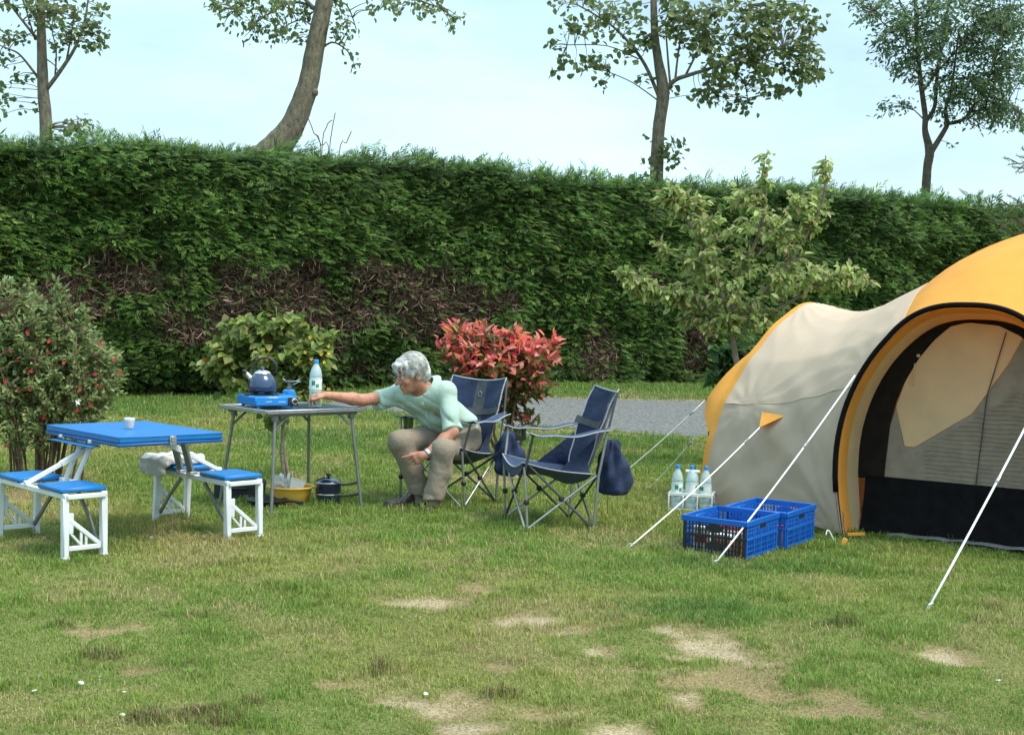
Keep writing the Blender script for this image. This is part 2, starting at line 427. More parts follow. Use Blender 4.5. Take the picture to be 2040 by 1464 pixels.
def brown(s, z):
    o = np.zeros(np.shape(s)); wob = (fbm(np.asarray(s)*1.6, np.asarray(z)*2.3, 111, 4)-.47)*2.1
    for a, b, c, d in BR: o = np.maximum(o, np.clip((1.15-np.sqrt(((s-a)/c)**2+((z-b)/d)**2)-wob)/.4, 0, 1))
    return o
def bulge(s, z):
    b = (fbm(s*.8, z*.8, 121, 3)-.5)*.75 + (fbm(s*2.4, z*3.0, 122, 3)-.5)*.5
    low = np.clip((1.0-z)/1.0, 0, 1)
    return b + low*(fbm(s*.55, z*0+1, 123, 2)-.42)*1.0 - .35*sm((.35-z)/.35)
mat_hedge = M('hedge_sprays', attr='Col', rough=.55, var=.05, scale=2, transl=.22, spec=.3)
mat_hcore = M('hedge_inner_twigs', attr='Col', rough=1, var=.6, scale=9, bump=1, bscale=14, spec=.05)
mat_twig = M('dead_twigs', attr='Col', rough=.9, var=.1, scale=3, spec=.1)
def hedge():
    root = thing('hedge', 'long tall clipped conifer hedge with brown dead patches behind the lawn and road', 'hedge', HP)
    W = lambda s, d, z: np.array(HP)[None]*0 + np.outer(s, HD) - np.outer(d, HN) + np.outer(z, (0, 0, 1))   # local to root
    base = lambda s: gz(HP.x+s*HD.x, HP.y+s*HD.y)
    # inner twiggy mass
    ss = np.linspace(-5, HLEN, 175); prof = []
    zz = np.linspace(0, 1, 26)
    rows = []
    for z in zz:
        h = htop(ss)-.10; z_ = z*h; rows.append(W(ss, .30-bulge(ss, z_)*.9, z_))
    rows.append(W(ss, .5+0*ss, htop(ss)-.04)); rows.append(W(ss, HT-.3+0*ss, htop(ss)-.06)); rows.append(W(ss, HT+0*ss, htop(ss)*.5)); rows.append(W(ss, HT+0*ss, 0*ss))
    V = np.concatenate(rows); n = len(ss); K = len(rows); bz = np.concatenate([brown(ss, z*(htop(ss)-.1)) for z in zz]+[0*ss]*4)[:, None]
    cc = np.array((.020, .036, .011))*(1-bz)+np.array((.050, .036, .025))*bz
    i = np.arange(K-1)[:, None]*n + np.arange(n-1)[None]
    npmesh('branch_mass', V, [np.stack([i, i+1, i+n+1, i+n], -1).reshape(-1, 4)], mat_hcore, root, cc, smooth=True)
    # green sprays: front face, then the top
    n = HEDGE_N; s = rng.random(n)*(HLEN+5.1)-5; h = htop(s); z = rng.random(n)**.92*h
    keep = rng.random(n) > brown(s, z)*.84; s, z, h = s[keep], z[keep], h[keep]; n = len(s)
    d = -bulge(s, z) + rng.uniform(-.05, .28, n)*rng.random(n) + sm((z-h+.35)/.35)*.18
    nt_ = int(HEDGE_N*.20); s2 = rng.random(nt_)*(HLEN+5.1)-5; d2 = rng.random(nt_)**1.4*HT; z2 = htop(s2) - .10 + rng.random(nt_)*(.04+.75*np.clip(fbm(s2*1.7, d2*1.7, 151, 3)-.47, 0, 1)) + rng.normal(0, .03, nt_)
    top = np.concatenate([np.zeros(n), np.ones(nt_)]); s = np.concatenate([s, s2]); d = np.concatenate([d, d2]); z = np.concatenate([z, z2]); n = len(s)
    P = W(s, d, z + .0*s) + np.outer(0*s, HD)
    flow = fbm(s*.6, z*1.5, 131, 2)-.5
    al = rng.normal(.25, .8, n)+flow*2.4; up = rng.normal(.02, .28, n)+top*(.45+.35*rng.random(n)) + sm((z-3.5)/.5)*.15; ot = np.abs(rng.normal(.75, .3, n))*(1-.55*top)
    D = nrmz(np.outer(al, HD)+np.outer(ot, HN)+np.outer(up, (0, 0, 1)))
    U = nrmz(np.outer(rng.normal(0, .35, n), HD)+np.outer(.5*np.ones(n), HN)+np.outer(np.ones(n), (0, 0, 1))+rng.normal(0, .3, (n, 3)))
    S = nrmz(np.cross(D, U)); Nn = np.cross(S, D)
    L = rng.uniform(.085, .21, n)*(1+.5*top*rng.random(n))
    tall = (top > 0) & (rng.random(n) < .05); L[tall] *= rng.uniform(1.2, 2.1, tall.sum())
    cb = pick([(.062, .132, .024), (.092, .185, .031), (.135, .240, .046), (.042, .095, .020), (.18, .26, .065)], n, [3, 4, 2.6, 2, .7], .18)
    patch = fbm(s*.9, z*1.1, 141, 3)[:, None]; cb = cb*(.62+.76*patch)
    dk = sm((1.5-z)/1.3)[:, None]*.22; cb = cb*(1-dk) + np.array((.018, .045, .014))*dk  # dark green low growth, with shade at the hedge foot put into the colour
    parts = []
    for k in range(9):                   # feathery leaflets along each spray, alternating sides
        f = k/8; sg = 1 if k % 2 else -1
        sp = (0 if k == 8 else sg)*(1.0-.35*f)
        B = P + D*(L*f*.72)[:, None] - Nn*(L*f*f*.16)[:, None]
        dd = nrmz(D + S*sp*.85*rng.uniform(.6, 1.2, (n, 1)) - Nn*(.2+.25*f))
        ll = L*(.46-.18*f)*rng.uniform(.7, 1.25, n); ww = ll*.20
        sd_ = nrmz(np.cross(dd, Nn))
        tip = B+dd*ll[:, None]; mdl = B+dd*(ll*.45)[:, None]
        V = np.stack([B, mdl+sd_*ww[:, None]*.5, tip, mdl-sd_*ww[:, None]*.5], 1).reshape(-1, 3)
        b = np.arange(n)[:, None]*4
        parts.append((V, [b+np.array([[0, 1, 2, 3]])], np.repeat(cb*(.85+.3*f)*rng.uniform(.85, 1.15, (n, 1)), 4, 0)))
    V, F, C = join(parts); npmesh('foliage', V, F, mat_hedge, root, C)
    # dead brown twigs in the thin parts
    m_ = 150000; s = rng.random(m_)*HLEN; z = rng.random(m_)*3.4; k = rng.random(m_) < brown(s, z)*.98 + .03; s, z = s[k], z[k]; m_ = len(s)
    d = -bulge(s, z)*.95 + rng.uniform(.02, .30, m_); P = W(s, d, z)
    D = nrmz(np.outer(rng.normal(0, .8, m_), HD)+np.outer(np.abs(rng.normal(.7, .3, m_)), HN)+np.outer(rng.normal(.05, .75, m_), (0, 0, 1)))
    V, F, C = leaf_arrays(P, D, rng.normal(0, 1, (m_, 3)), rng.uniform(.07, .24, m_), rng.uniform(.003, .009, m_),
                          pick([(.21, .15, .11), (.15, .105, .075), (.26, .19, .14), (.17, .11, .075)], m_, None, .25), .1, .2)
    npmesh('dead_branches', V, F, mat_twig, root, C)
hedge()

# ------------------------------------------------------------------ trees behind the hedge
mat_bark = M('tree_bark', (.165, .145, .105), rough=.95, var=.4, scale=7, bump=.9, bscale=22, spec=.1, stretch=(3, 3, 1), dirt=.4)
mat_bark2 = M('dark_bark', (.10, .085, .065), rough=.95, var=.35, scale=9, bump=.8, bscale=25, spec=.1)
mat_leaf = M('tree_leaves', attr='Col', rough=.5, var=.04, scale=2, transl=.5, spec=.35)
def smooth_path(pts, k=5):
    pts = [Vector(p) for p in pts]
    if len(pts) < 3: return pts
    out = []
    for i in range(len(pts)-1):
        p0, p1, p2, p3 = pts[max(i-1, 0)], pts[i], pts[i+1], pts[min(i+2, len(pts)-1)]
        for j in range(k):
            t = j/k
            out.append(.5*((2*p1)+(p2-p0)*t+(2*p0-5*p1+4*p2-p3)*t*t+(3*p1-p0-3*p2+p3)*t**3))
    out.append(pts[-1]); return out
def interp(vals, k=5):
    if len(vals) < 3: return list(vals)
    return [vals[i]+(vals[i+1]-vals[i])*j/k for i in range(len(vals)-1) for j in range(k)]+[vals[-1]]
def tree(name, label, cat, Y, trunk, limbs, blobs, cols, leaf=(.09, .08), group=None, bark=None, depth=.9, sprig=7, base=None, knots=(), droop=.3, dens=1.5):
    pp = lambda px, py, dy=0: J(px, py, Y+dy)
    t0 = pp(*trunk[0][:2]); g = Vector((base[0], base[1], 0)) if base else Vector((t0.x, t0.y, 0)); g.z = float(gz(g.x, g.y))
    root = thing(name, label, cat, g, 0, group); px2m = Y/FPX; bark = bark or mat_bark
    tb = MB(g); pts = [g]+[pp(x, y) for x, y, d in trunk]; rr = [trunk[0][2]*px2m*.5*1.15]+[d*px2m*.5 for x, y, d in trunk]
    P_ = smooth_path(pts); r_ = interp(rr)
    r_ = [r*(1+.018*math.sin(i*1.7)) for i, r in enumerate(r_)]
    tb.tube(P_, r_, 14)
    for x, y, d in knots: c = pp(x, y, -.05); tb.lathe([(.0, -d*px2m), (d*px2m*.7, -d*px2m*.5), (d*px2m*.8, 0), (d*px2m*.6, d*px2m*.5), (0, d*px2m*.7)], c, None, 8)
    tb.build('trunk', bark, root, 180)
    skeleton = [(p, r) for p, r in zip(P_, r_)]
    lb = MB(g)
    for lim in limbs:
        dz = random.uniform(-depth, depth)*.6; q = [pp(x, y, dz*i/max(1, len(lim)-1)) for i, (x, y, d) in enumerate(lim)]
        q = smooth_path(q, 4); r2 = interp([d*px2m*.5 for x, y, d in lim], 4); lb.tube(q, r2, 7); skeleton += list(zip(q, r2))
    sk = np.array([list(p) for p, r in skeleton])
    LP = []; LD = []; tw = MB(g)
    for bx, by, rx, ry, n in blobs:
        for _ in range(max(1, int(n*dens/sprig))):
            a = random.uniform(0, 2*PI); q = math.sqrt(random.random())
            c = pp(bx+rx*q*math.cos(a), by+ry*q*math.sin(a), random.uniform(-1, 1)*min(depth, rx*px2m*1.2))
            dist = np.linalg.norm((sk-np.array(c))*np.array([1, .6, 1]) + np.array([0, 0, 0]), axis=1) + np.maximum(0, sk[:, 2]-c.z)*.5
            o = Vector(sk[int(dist.argmin())])
            if (o-c).length > .05:
                mid = (o+c)/2 + Vector((random.uniform(-1, 1), random.uniform(-1, 1), random.uniform(-.3, 1)))*(o-c).length*.13
                if (o-c).length < 2.2: tw.tube(smooth_path([o, mid, c], 3), [.011, .010, .009, .008, .007, .006, .004], 4, False)
                dirn = (c-mid).normalized()
            else: dirn = Vector((0, 0, 1))
            for _ in range(sprig):
                LP.append(c + Vector((random.gauss(0, 1), random.gauss(0, 1), random.gauss(0, .8)))*leaf[0]*.78)
                LD.append(dirn*.5 + Vector((random.gauss(0, .7), random.gauss(0, .7), random.gauss(-droop, .5))))
    lb.v, lb.f = lb.v+[], lb.f+[]; n0 = len(lb.v); lb.v += tw.v; lb.f += [tuple(i+n0 for i in f) for f in tw.f]; lb.build('branches', bark, root, 180)
    LP = np.array([list(p-g) for p in LP]); n = len(LP); U = rng.normal(0, .6, (n, 3))+np.array((0, -.2, 1))
    V, F, C = leaf_arrays(LP, np.array([list(d) for d in LD]), U, leaf[0]*rng.uniform(.6, 1.3, n), leaf[1]*rng.uniform(.6, 1.3, n), pick(cols, n), .12, .2)
    npmesh('crown', V, F, mat_leaf, root, C)
    return root
POP = [(.15, .205, .068), (.11, .155, .056), (.21, .255, .095), (.13, .175, .07)]
tree('poplar_tree', 'thin straight tree with upright side branch, standing behind the hedge left of the leaning trunk', 'tree', 24,
 [(92,300,25),(86,180,22),(83,90,18),(81,0,15),(79,-130,10)],
 [[(90,182,9),(120,142,8),(150,95,6),(168,45,4),(180,-30,3)],[(76,155,6),(42,112,4),(18,98,3),(-30,80,2)],[(80,85,7),(45,42,5),(10,-5,4)],[(132,125,5),(142,70,3),(150,10,2)],[(110,150,4),(112,100,3),(104,60,2),(108,0,2)],[(92,118,3),(110,132,2),(118,150,2)],[(70,80,4),(58,40,3),(40,-20,2)]],
 [(112,25,60,32,170),(180,30,22,38,60),(150,60,40,30,50),(20,78,24,18,46),(42,155,14,8,14),(6,185,12,20,26),(150,248,27,20,62),(70,212,10,14,12),(8,228,7,6,6),(140,75,10,10,12),(190,75,14,20,30),(125,85,20,20,30),(60,15,35,22,50),(10,120,18,10,20),(20,0,30,20,30)], POP, (.105, .10), 'trees behind the hedge')
tree('poplar_tree', 'thick leaning bent trunk with drooping twigs rising above the hedge', 'tree', 22.6,
 [(505,360,70),(528,318,62),(556,288,58),(582,252,48),(602,205,44),(616,160,40),(625,110,38),(635,60,36),(645,10,34),(660,-90,30)],
 [[(628,110,6),(660,85,4),(690,100,3),(700,118,2)],[(640,35,8),(590,-15,7),(530,-20,5),(470,20,3)],[(638,20,8),(580,5,5),(510,45,3)],[(645,5,8),(700,-30,6),(800,-10,4),(880,18,3)],[(632,60,4),(600,40,3),(565,55,2)],[(648,0,5),(690,10,3),(710,60,2)]],
 [(480,18,55,24,66),(545,32,50,34,100),(595,28,32,36,60),(428,12,12,16,20),(447,55,10,8,8),(495,68,20,12,18),(562,75,14,10,14),(690,75,22,42,50),(700,122,8,10,10),(790,8,60,12,50),(860,14,50,16,60),(912,40,16,10,26),(600,75,16,10,16),(672,20,18,16,30),(730,12,20,10,16),(520,0,80,14,70)],
 POP, (.10, .075), 'trees behind the hedge', knots=[(625,184,12),(600,252,8),(560,258,8)], droop=.6)
tree('poplar_tree', 'broad leafy tree with ivy at its foot, standing behind the hedge above the chairs', 'tree', 28,
 [(1308,420,28),(1308,350,27),(1312,260,24),(1321,185,25),(1311,120,18),(1304,60,15),(1300,-80,10)],
 [[(1325,180,10),(1345,160,9),(1372,150,8),(1420,135,6),(1490,110,5),(1560,95,3)],[(1312,192,8),(1285,130,7),(1250,82,6),(1210,45,4),(1150,10,3)],[(1335,168,5),(1330,110,4),(1325,40,3)],[(1345,160,5),(1352,100,4),(1365,30,3)],[(1365,152,5),(1395,90,4),(1420,20,3)],[(1400,140,4),(1450,70,3),(1490,10,2)],[(1310,200,3),(1260,165,2),(1215,145,2)],[(1272,118,3),(1210,92,2),(1130,90,2)],[(1440,130,4),(1480,160,3),(1490,205,2)],[(1500,110,3),(1560,130,2),(1610,135,2)]],
 [(1450,60,110,62,620),(1560,62,58,48,230),(1600,128,42,34,190),(1480,150,75,36,230),(1420,185,36,14,60),(1452,202,8,8,14),(1490,212,12,12,26),(1375,45,55,45,160),(1335,30,30,40,70),(1190,58,55,24,80),(1128,56,22,10,24),(1112,88,14,10,16),(1118,130,16,20,26),(1168,126,48,11,66),(1200,162,10,8,14),(1262,92,28,30,50),(1232,22,70,22,110),(1150,4,50,10,36),(1560,20,50,24,90),(1620,40,20,30,24),(1335,300,18,26,60),(1290,352,26,7,24),(1300,300,9,34,18),(1285,75,16,12,26),(1540,180,30,12,34),(1340,180,10,12,10),(1280,155,14,10,14)],
 POP+[(.10, .15, .04)], (.145, .135), 'trees behind the hedge', dens=1.2)
ASH = [(.11, .185, .080), (.085, .145, .065), (.15, .23, .10), (.12, .19, .09)]
tree('ash_tree', 'forked slender tree with dense fine foliage behind the hedge above the tent', 'tree', 33,
 [(1842,440,18),(1847,340,17),(1852,302,18),(1843,262,12),(1843,230,11),(1835,170,10),(1828,100,8),(1824,0,7),(1822,-90,5)],
 [[(1855,303,12),(1868,282,11),(1880,262,10),(1887,246,10),(1884,218,7),(1898,160,5),(1910,60,3)],[(1887,247,8),(1908,243,8),(1926,232,7),(1946,200,6),(1972,150,5),(1995,70,3)],[(1846,240,9),(1862,212,8),(1866,160,7),(1876,95,6),(1890,0,4)],[(1836,185,6),(1862,150,5),(1870,120,4)],[(1828,60,5),(1800,20,4),(1780,-30,3)],[(1840,238,3),(1815,215,2),(1790,205,2)],[(1930,225,4),(1975,215,3),(2030,220,2)],[(1832,125,3),(1790,80,2),(1740,25,2)],[(1870,140,4),(1930,70,3),(1960,0,2)]],
 [(1905,55,110,66,1150),(1985,110,70,86,1150),(1840,55,60,62,520),(1765,38,50,40,280),(1725,10,40,16,110),(1780,120,32,22,120),(1820,140,40,28,190),(1950,200,70,36,480),(2005,228,42,26,240),(1950,240,26,12,50),(1765,214,16,9,34),(1805,208,18,9,30),(1880,228,18,16,60),(2038,245,14,12,40),(1905,160,60,50,420),(1890,285,10,8,8),(2000,20,70,50,600),(1750,80,30,20,60)],
 ASH, (.14, .062), 'trees behind the hedge', mat_bark2, 1.3, 9, dens=1.5)

# ------------------------------------------------------------------ shrubs and small trees on this side
def plant(name, label, cat, at_, stems, blobs, cols, leaf, n_per, mat_stem, tip_cols=None, flowers=(), wts=None, stem_r=.012, tw_n=1., droop=.3, spread=1., upright=.0, stemname='stems', rosette=1, fold=.25):
    """stems: local polylines with radii; blobs: local ellipsoids (x,y,z,rx,ry,rz,n) filled with twigs that carry the leaves"""
    g = Vector(at_); root = thing(name, label, cat, g)
    sb = MB(); sk = []
    for pts, r0, r1 in stems:
        q = smooth_path(pts, 4); sb.tube(q, [r0+(r1-r0)*i/(len(q)-1) for i in range(len(q))], 6); sk += [list(p) for p in q]
    sk = np.array(sk); LP = []; LD = []; TC = []
    for bx, by, bz, rx, ry, rz, n in blobs:
        for _ in range(n):
            d = Vector((random.gauss(0, 1), random.gauss(0, 1), random.gauss(0, 1))).normalized()*random.random()**.4
            c = Vector((bx+d.x*rx, by+d.y*ry, bz+d.z*rz))
            dist = np.linalg.norm(sk-np.array(c), axis=1)+np.maximum(0, sk[:, 2]-c.z)*.8
            o = Vector(sk[int(dist.argmin())]); l = (c-o).length
            if l > .03 and random.random() < tw_n:
                mid = (o+c)/2+Vector((random.gauss(0, 1), random.gauss(0, 1), abs(random.gauss(0, 1))))*l*.1
                sb.tube([o, mid, c], [stem_r*.5, stem_r*.36, stem_r*.2], 4, False)
            ax = ((c-o).normalized() if l > 1e-3 else Vector((0, 0, 1)))*(1-upright)+Vector((0, 0, 1))*upright
            ax = (ax+Vector((d.x, d.y, d.z*.6))*.6).normalized()
            k = n_per
            for i in range(k):
                f = i/max(1, k-1)
                p = c - ax*leaf[0]*spread*(1.4*(1-f)) + Vector((random.gauss(0, 1), random.gauss(0, 1), random.gauss(0, 1)))*leaf[0]*.22
                a = i*2.4+random.random(); s1 = ax.orthogonal().normalized(); s2 = ax.cross(s1)
                out_ = (s1*math.cos(a)+s2*math.sin(a))
                LP.append(list(p)); LD.append(list(out_*(.9-.45*f*rosette)+ax*(.35+.6*f*rosette)+Vector((0, 0, -droop*random.random()))))
                TC.append((f, bz+d.z*rz))
    sb.build(stemname, mat_stem, root, 180)
    LP = np.array(LP); LD = np.array(LD); n = len(LP); TC = np.array(TC)
    C = pick(cols, n, wts)
    if tip_cols:
        tc = pick(tip_cols[0], n, None, .14); pr = tip_cols[1](TC[:, 0], TC[:, 1], LP)
        k = (rng.random(n) < pr)[:, None]; C = np.where(k, tc, C)
    U = np.tile((0, -.25, 1.), (n, 1))+rng.normal(0, .45, (n, 3))
    V, F, C = leaf_arrays(LP, LD, U, leaf[0]*rng.uniform(.6, 1.25, n), leaf[1]*rng.uniform(.7, 1.2, n), C, fold, .22)
    npmesh('leaves', V, F, mat_leaf, root, C)
    for nm, fm, pts, sz in flowers:
        for p in pts:
            fb = MB(p); tl = Vector((random.uniform(-.4, .4), -1, random.uniform(-.2, .6))).normalized(); s1 = tl.orthogonal().normalized(); s2 = tl.cross(s1)
            k = random.choice((5, 5, 6)); pv = Vector(p)
            for i in range(k):
                a = 2*PI*i/k+random.random()*.4; o = s1*math.cos(a)+s2*math.sin(a); o2 = s1*math.cos(a+.5)+s2*math.sin(a+.5); o3 = s1*math.cos(a-.5)+s2*math.sin(a-.5)
                z_ = sz*random.uniform(.75, 1.2)
                fb.add([pv, pv+o2*z_*.6+tl*z_*.25, pv+o*z_+tl*z_*.15, pv+o3*z_*.6+tl*z_*.25], [(0, 1, 2, 3)])
            fb.off = Vector((0, 0, 0)); fb.v = [tuple(Vector(v)+pv) for v in fb.v]
            fo = fb.build(nm, fm, root, 30, False)
    return root
mat_red = M('red_petals', (.55, .035, .05), rough=.6, var=.25, scale=30, transl=.25)
mat_white = M('white_petals', (.8, .8, .74), rough=.6, var=.08, scale=30, transl=.2)
mat_yellow = M('yellow_petals', (.75, .50, .06), rough=.6, var=.1, scale=30, transl=.2)
mat_brownstem = M('brown_stems', (.13, .085, .055), rough=.95, var=.3, scale=20, bump=.5, bscale=60)
mat_greystem = M('greyish_stems', (.20, .165, .12), rough=.95, var=.3, scale=20, bump=.5, bscale=60)

# flowering red shrub by the picnic table
b0 = G(85, 965); st = []
for i in range(34):
    a = random.uniform(0, 2*PI); r = random.uniform(.0, .34); q = random.uniform(.35, 1.)
    st.append(([(math.cos(a)*r, math.sin(a)*r*.7, 0), (math.cos(a)*(r+.12*q), math.sin(a)*(r*.7+.1*q), .45), (math.cos(a)*(r+.32*q)-.05, math.sin(a)*(r+.2*q), .95+random.uniform(-.2, .3))], random.uniform(.007, .014), .004))
fl = []
for px, py in ((55,663),(97,702),(98,680),(228,716),(238,742),(40,779),(160,775),(8,790),(47,822),(87,832),(155,818),(60,776),(12,760),(120,748),(198,770),(180,805),(22,700),(200,688),(13,888),(190,745),(62,740),(34,718),(128,722)):
    fl.append(J(px, py, b0.y-random.uniform(.25, .42))-b0)
wf = [J(157, 800, b0.y-.35)-b0]
plant('flowering_shrub', 'tall bushy shrub with small leaves and scattered red flowers beside the blue picnic table', 'shrub', b0, st,
 [(-.12,0,1.12,.52,.40,.26,250),(-.32,0,.92,.45,.40,.34,230),(.18,0,.95,.38,.36,.26,190),(0,-.05,.72,.56,.42,.30,250),(-.10,0,1.36,.10,.15,.22,34),(.10,0,1.36,.06,.08,.2,20),(.30,0,1.24,.05,.08,.2,16),(-.28,0,1.38,.07,.1,.22,22),(-.2,0,1.18,.55,.35,.16,110),(-.55,0,.85,.3,.35,.4,120),(-.04,0,1.28,.3,.25,.2,60),(.5,0,.80,.12,.2,.25,40),(.0,-.1,.48,.5,.36,.18,80),(-.55,0,1.1,.3,.3,.35,110)],
 [(.23,.31,.11),(.31,.39,.16),(.16,.23,.075),(.40,.45,.24),(.25,.20,.09),(.29,.22,.09)], (.046,.023), 14, mat_brownstem,
 flowers=[('red_flower', mat_red, fl, .019), ('white_flower', mat_white, wf, .026)], wts=[4,3,3,1.5,.8,.6], spread=2.2, droop=.1, upright=.4, stem_r=.008)
# currant bush behind the camping table
b1 = G(567, 956); d1 = b1.y; s1_ = d1/FPX
q = lambda px, py, dy=0: J(px, py, d1+dy)-b1
yf = [q(px, py, -.2) for px, py in ((608,702),(618,672),(640,705),(655,704),(655,690),(646,722),(655,775),(640,780),(620,715))]
plant('currant_bush', 'leafy yellow-green standard bush on a bare stem behind the camping table', 'shrub', b1,
 [([(0,0,0),q(562,900),q(564,850),q(556,800),q(548,740)],.022,.010),([q(575,948),q(566,900),q(563,862),q(575,810),q(600,740)],.016,.008),([q(560,830),q(520,790),q(470,740)],.010,.005),([q(556,790),q(540,720),q(520,660)],.010,.004),([q(556,800),q(556,720),q(550,610)],.009,.003),([q(570,800),q(610,740),q(640,700)],.009,.004),([q(556,815),q(535,850),q(505,858)],.005,.003),([q(535,850),q(536,890)],.004,.002)],
 [(*q(525,715),.42,.28,.22,130),(*q(455,712),.20,.22,.14,50),(*q(600,705),.22,.22,.16,60),(*q(420,735),.08,.1,.06,10),(*q(470,645),.10,.1,.05,9),(*q(575,640),.10,.1,.05,9),(*q(640,675),.10,.1,.05,10),(*q(500,665),.20,.2,.12,50),(*q(620,735),.14,.15,.18,36),(*q(540,650),.30,.2,.05,34),(*q(440,690),.1,.1,.08,14),(*q(500,770),.24,.24,.1,40),(*q(545,838),.10,.1,.03,7),(*q(600,775),.16,.2,.1,30)],
 [(.22,.29,.07),(.30,.35,.10),(.15,.22,.05),(.38,.40,.15),(.11,.17,.04)], (.075,.072), 6, mat_greystem,
 tip_cols=([(.32,.14,.03),(.45,.40,.12)], lambda f, z, P: np.full(len(f), .045)), flowers=[('yellow_flower', mat_yellow, yf, .018)], wts=[4,3,3,1.2,2], spread=1.3, droop=.5, stem_r=.01)
# red-tipped photinia
b2 = G(1003, 915); d2_ = b2.y
q = lambda px, py, dy=0: J(px, py, d2_+dy)-b2
plant('photinia_shrub', 'shrub with bright red young leaves over green ones beside the road behind the chairs', 'shrub', b2,
 [([(random.uniform(-.12,.12),random.uniform(-.1,.1),0),(random.uniform(-.2,.2),random.uniform(-.15,.15),.35),q(px,py,random.uniform(-.3,.3))],.014,.006) for px, py in ((880,700),(915,670),(950,690),(985,670),(1020,660),(1060,690),(1100,700),(900,740),(1080,740),(1000,720),(960,650),(1040,720))]+[([q(1003,880),q(1030,850),q(1055,832)],.006,.003),([q(1005,870),q(1015,830),q(1020,800)],.006,.003)],
 [(*q(990,712),.50,.42,.21,84),(*q(920,700),.28,.32,.18,36),(*q(1060,705),.30,.32,.18,40),(*q(1000,740),.46,.40,.17,56),(*q(915,662),.10,.12,.08,9),(*q(1020,666),.12,.15,.10,14),(*q(1090,690),.14,.15,.10,12),(*q(885,690),.12,.15,.08,9),(*q(970,665),.15,.15,.09,14),(*q(1025,815),.08,.1,.09,6),(*q(1055,828),.05,.05,.03,3),(*q(990,780),.40,.3,.10,30),(*q(1060,770),.22,.3,.10,22)],
 [(.17,.17,.055),(.12,.16,.045),(.25,.21,.08),(.34,.14,.07)], (.105,.042), 8, mat_brownstem,
 tip_cols=([(.84,.18,.17),(.76,.12,.12),(.88,.36,.32),(.78,.27,.14)], lambda f, z, P: np.clip((f-.2)*1.8*np.clip((z-.72)/.25,.14,1),0,1)), wts=[3,3,2,1], spread=.8, droop=.0, upright=.35, stem_r=.012)
# apple tree beyond the tent
g3 = J(1478, 700, 11.9); b3 = Vector((g3.x, g3.y, float(gz(g3.x, g3.y)))); d3 = 11.9
q = lambda px, py, dy=0: J(px, py, d3+dy)-b3
plant('apple_tree', 'small fruit tree with pale curled leaves and spreading boughs behind the tent', 'tree', b3,
 [([(0,0,0),q(1478,800),q(1462,690),q(1455,620)],.034,.024),([q(1460,640),q(1425,560),q(1390,480),q(1350,400),q(1335,370)],.028,.007),([q(1458,620),q(1480,540),q(1510,470),q(1525,390),q(1520,310)],.028,.006),([q(1460,650),q(1540,560),q(1600,480),q(1640,400),q(1645,310)],.026,.006),([q(1465,660),q(1560,610),q(1650,560),q(1745,560)],.024,.005),([q(1462,650),q(1380,600),q(1300,570),q(1228,540)],.020,.005),([q(1500,520),q(1560,450),q(1580,400)],.014,.005),([q(1425,560),q(1360,520),q(1320,500)],.012,.005)],
 [(*q(1460,560),.50,.45,.35,50),(*q(1420,450),.36,.4,.22,36),(*q(1540,450),.42,.45,.30,52),(*q(1610,420),.24,.3,.28,34),(*q(1600,550),.50,.4,.20,60),(*q(1690,555),.22,.25,.12,40),(*q(1340,400),.13,.16,.18,26),(*q(1335,400),.10,.1,.2,12),(*q(1325,497),.08,.1,.10,12),(*q(1400,520),.25,.3,.2,50),(*q(1280,565),.20,.2,.10,36),(*q(1245,540),.08,.1,.05,9),(*q(1340,590),.25,.25,.12,45),(*q(1520,350),.035,.05,.17,9),(*q(1514,312),.02,.03,.04,2),(*q(1641,335),.035,.05,.15,8),(*q(1395,400),.10,.1,.10,12),(*q(1480,390),.16,.2,.10,20),(*q(1440,640),.35,.3,.2,46),(*q(1520,630),.3,.3,.18,40),(*q(1390,630),.2,.2,.1,22)],
 [(.36,.44,.14),(.28,.37,.11),(.47,.53,.22),(.20,.29,.08),(.40,.38,.17)], (.080,.042), 7, mat_greystem,
 tip_cols=([(.44,.50,.22),(.36,.29,.15)], lambda f, z, P: .22*(f > .6)), wts=[4,3,2,2,.7], spread=1.1, droop=.75, stem_r=.012, fold=.3)
# low dock-like plant left of the tent's orange flap
b4 = J(1448, 760, 13.2); b4.z = float(gz(b4.x, b4.y)); q = lambda px, py, dy=0: J(px, py, 13.2+dy)-b4
plant('broadleaf_plant', 'low dark plant with broad leaves at the foot of the hedge beside the tent', 'plant', b4,
 [([(0,0,0),q(1450,740),q(1455,690)],.012,.005),([(0,0,0),q(1440,750),q(1435,715)],.01,.004)],
 [(*q(1450,715),.14,.2,.17,16),(*q(1445,745),.15,.2,.12,12),(*q(1470,690),.12,.2,.1,9)],
 [(.045,.10,.03),(.06,.13,.04),(.035,.08,.025)], (.17,.085), 5, mat_greystem, spread=.9, droop=.3, stem_r=.012)
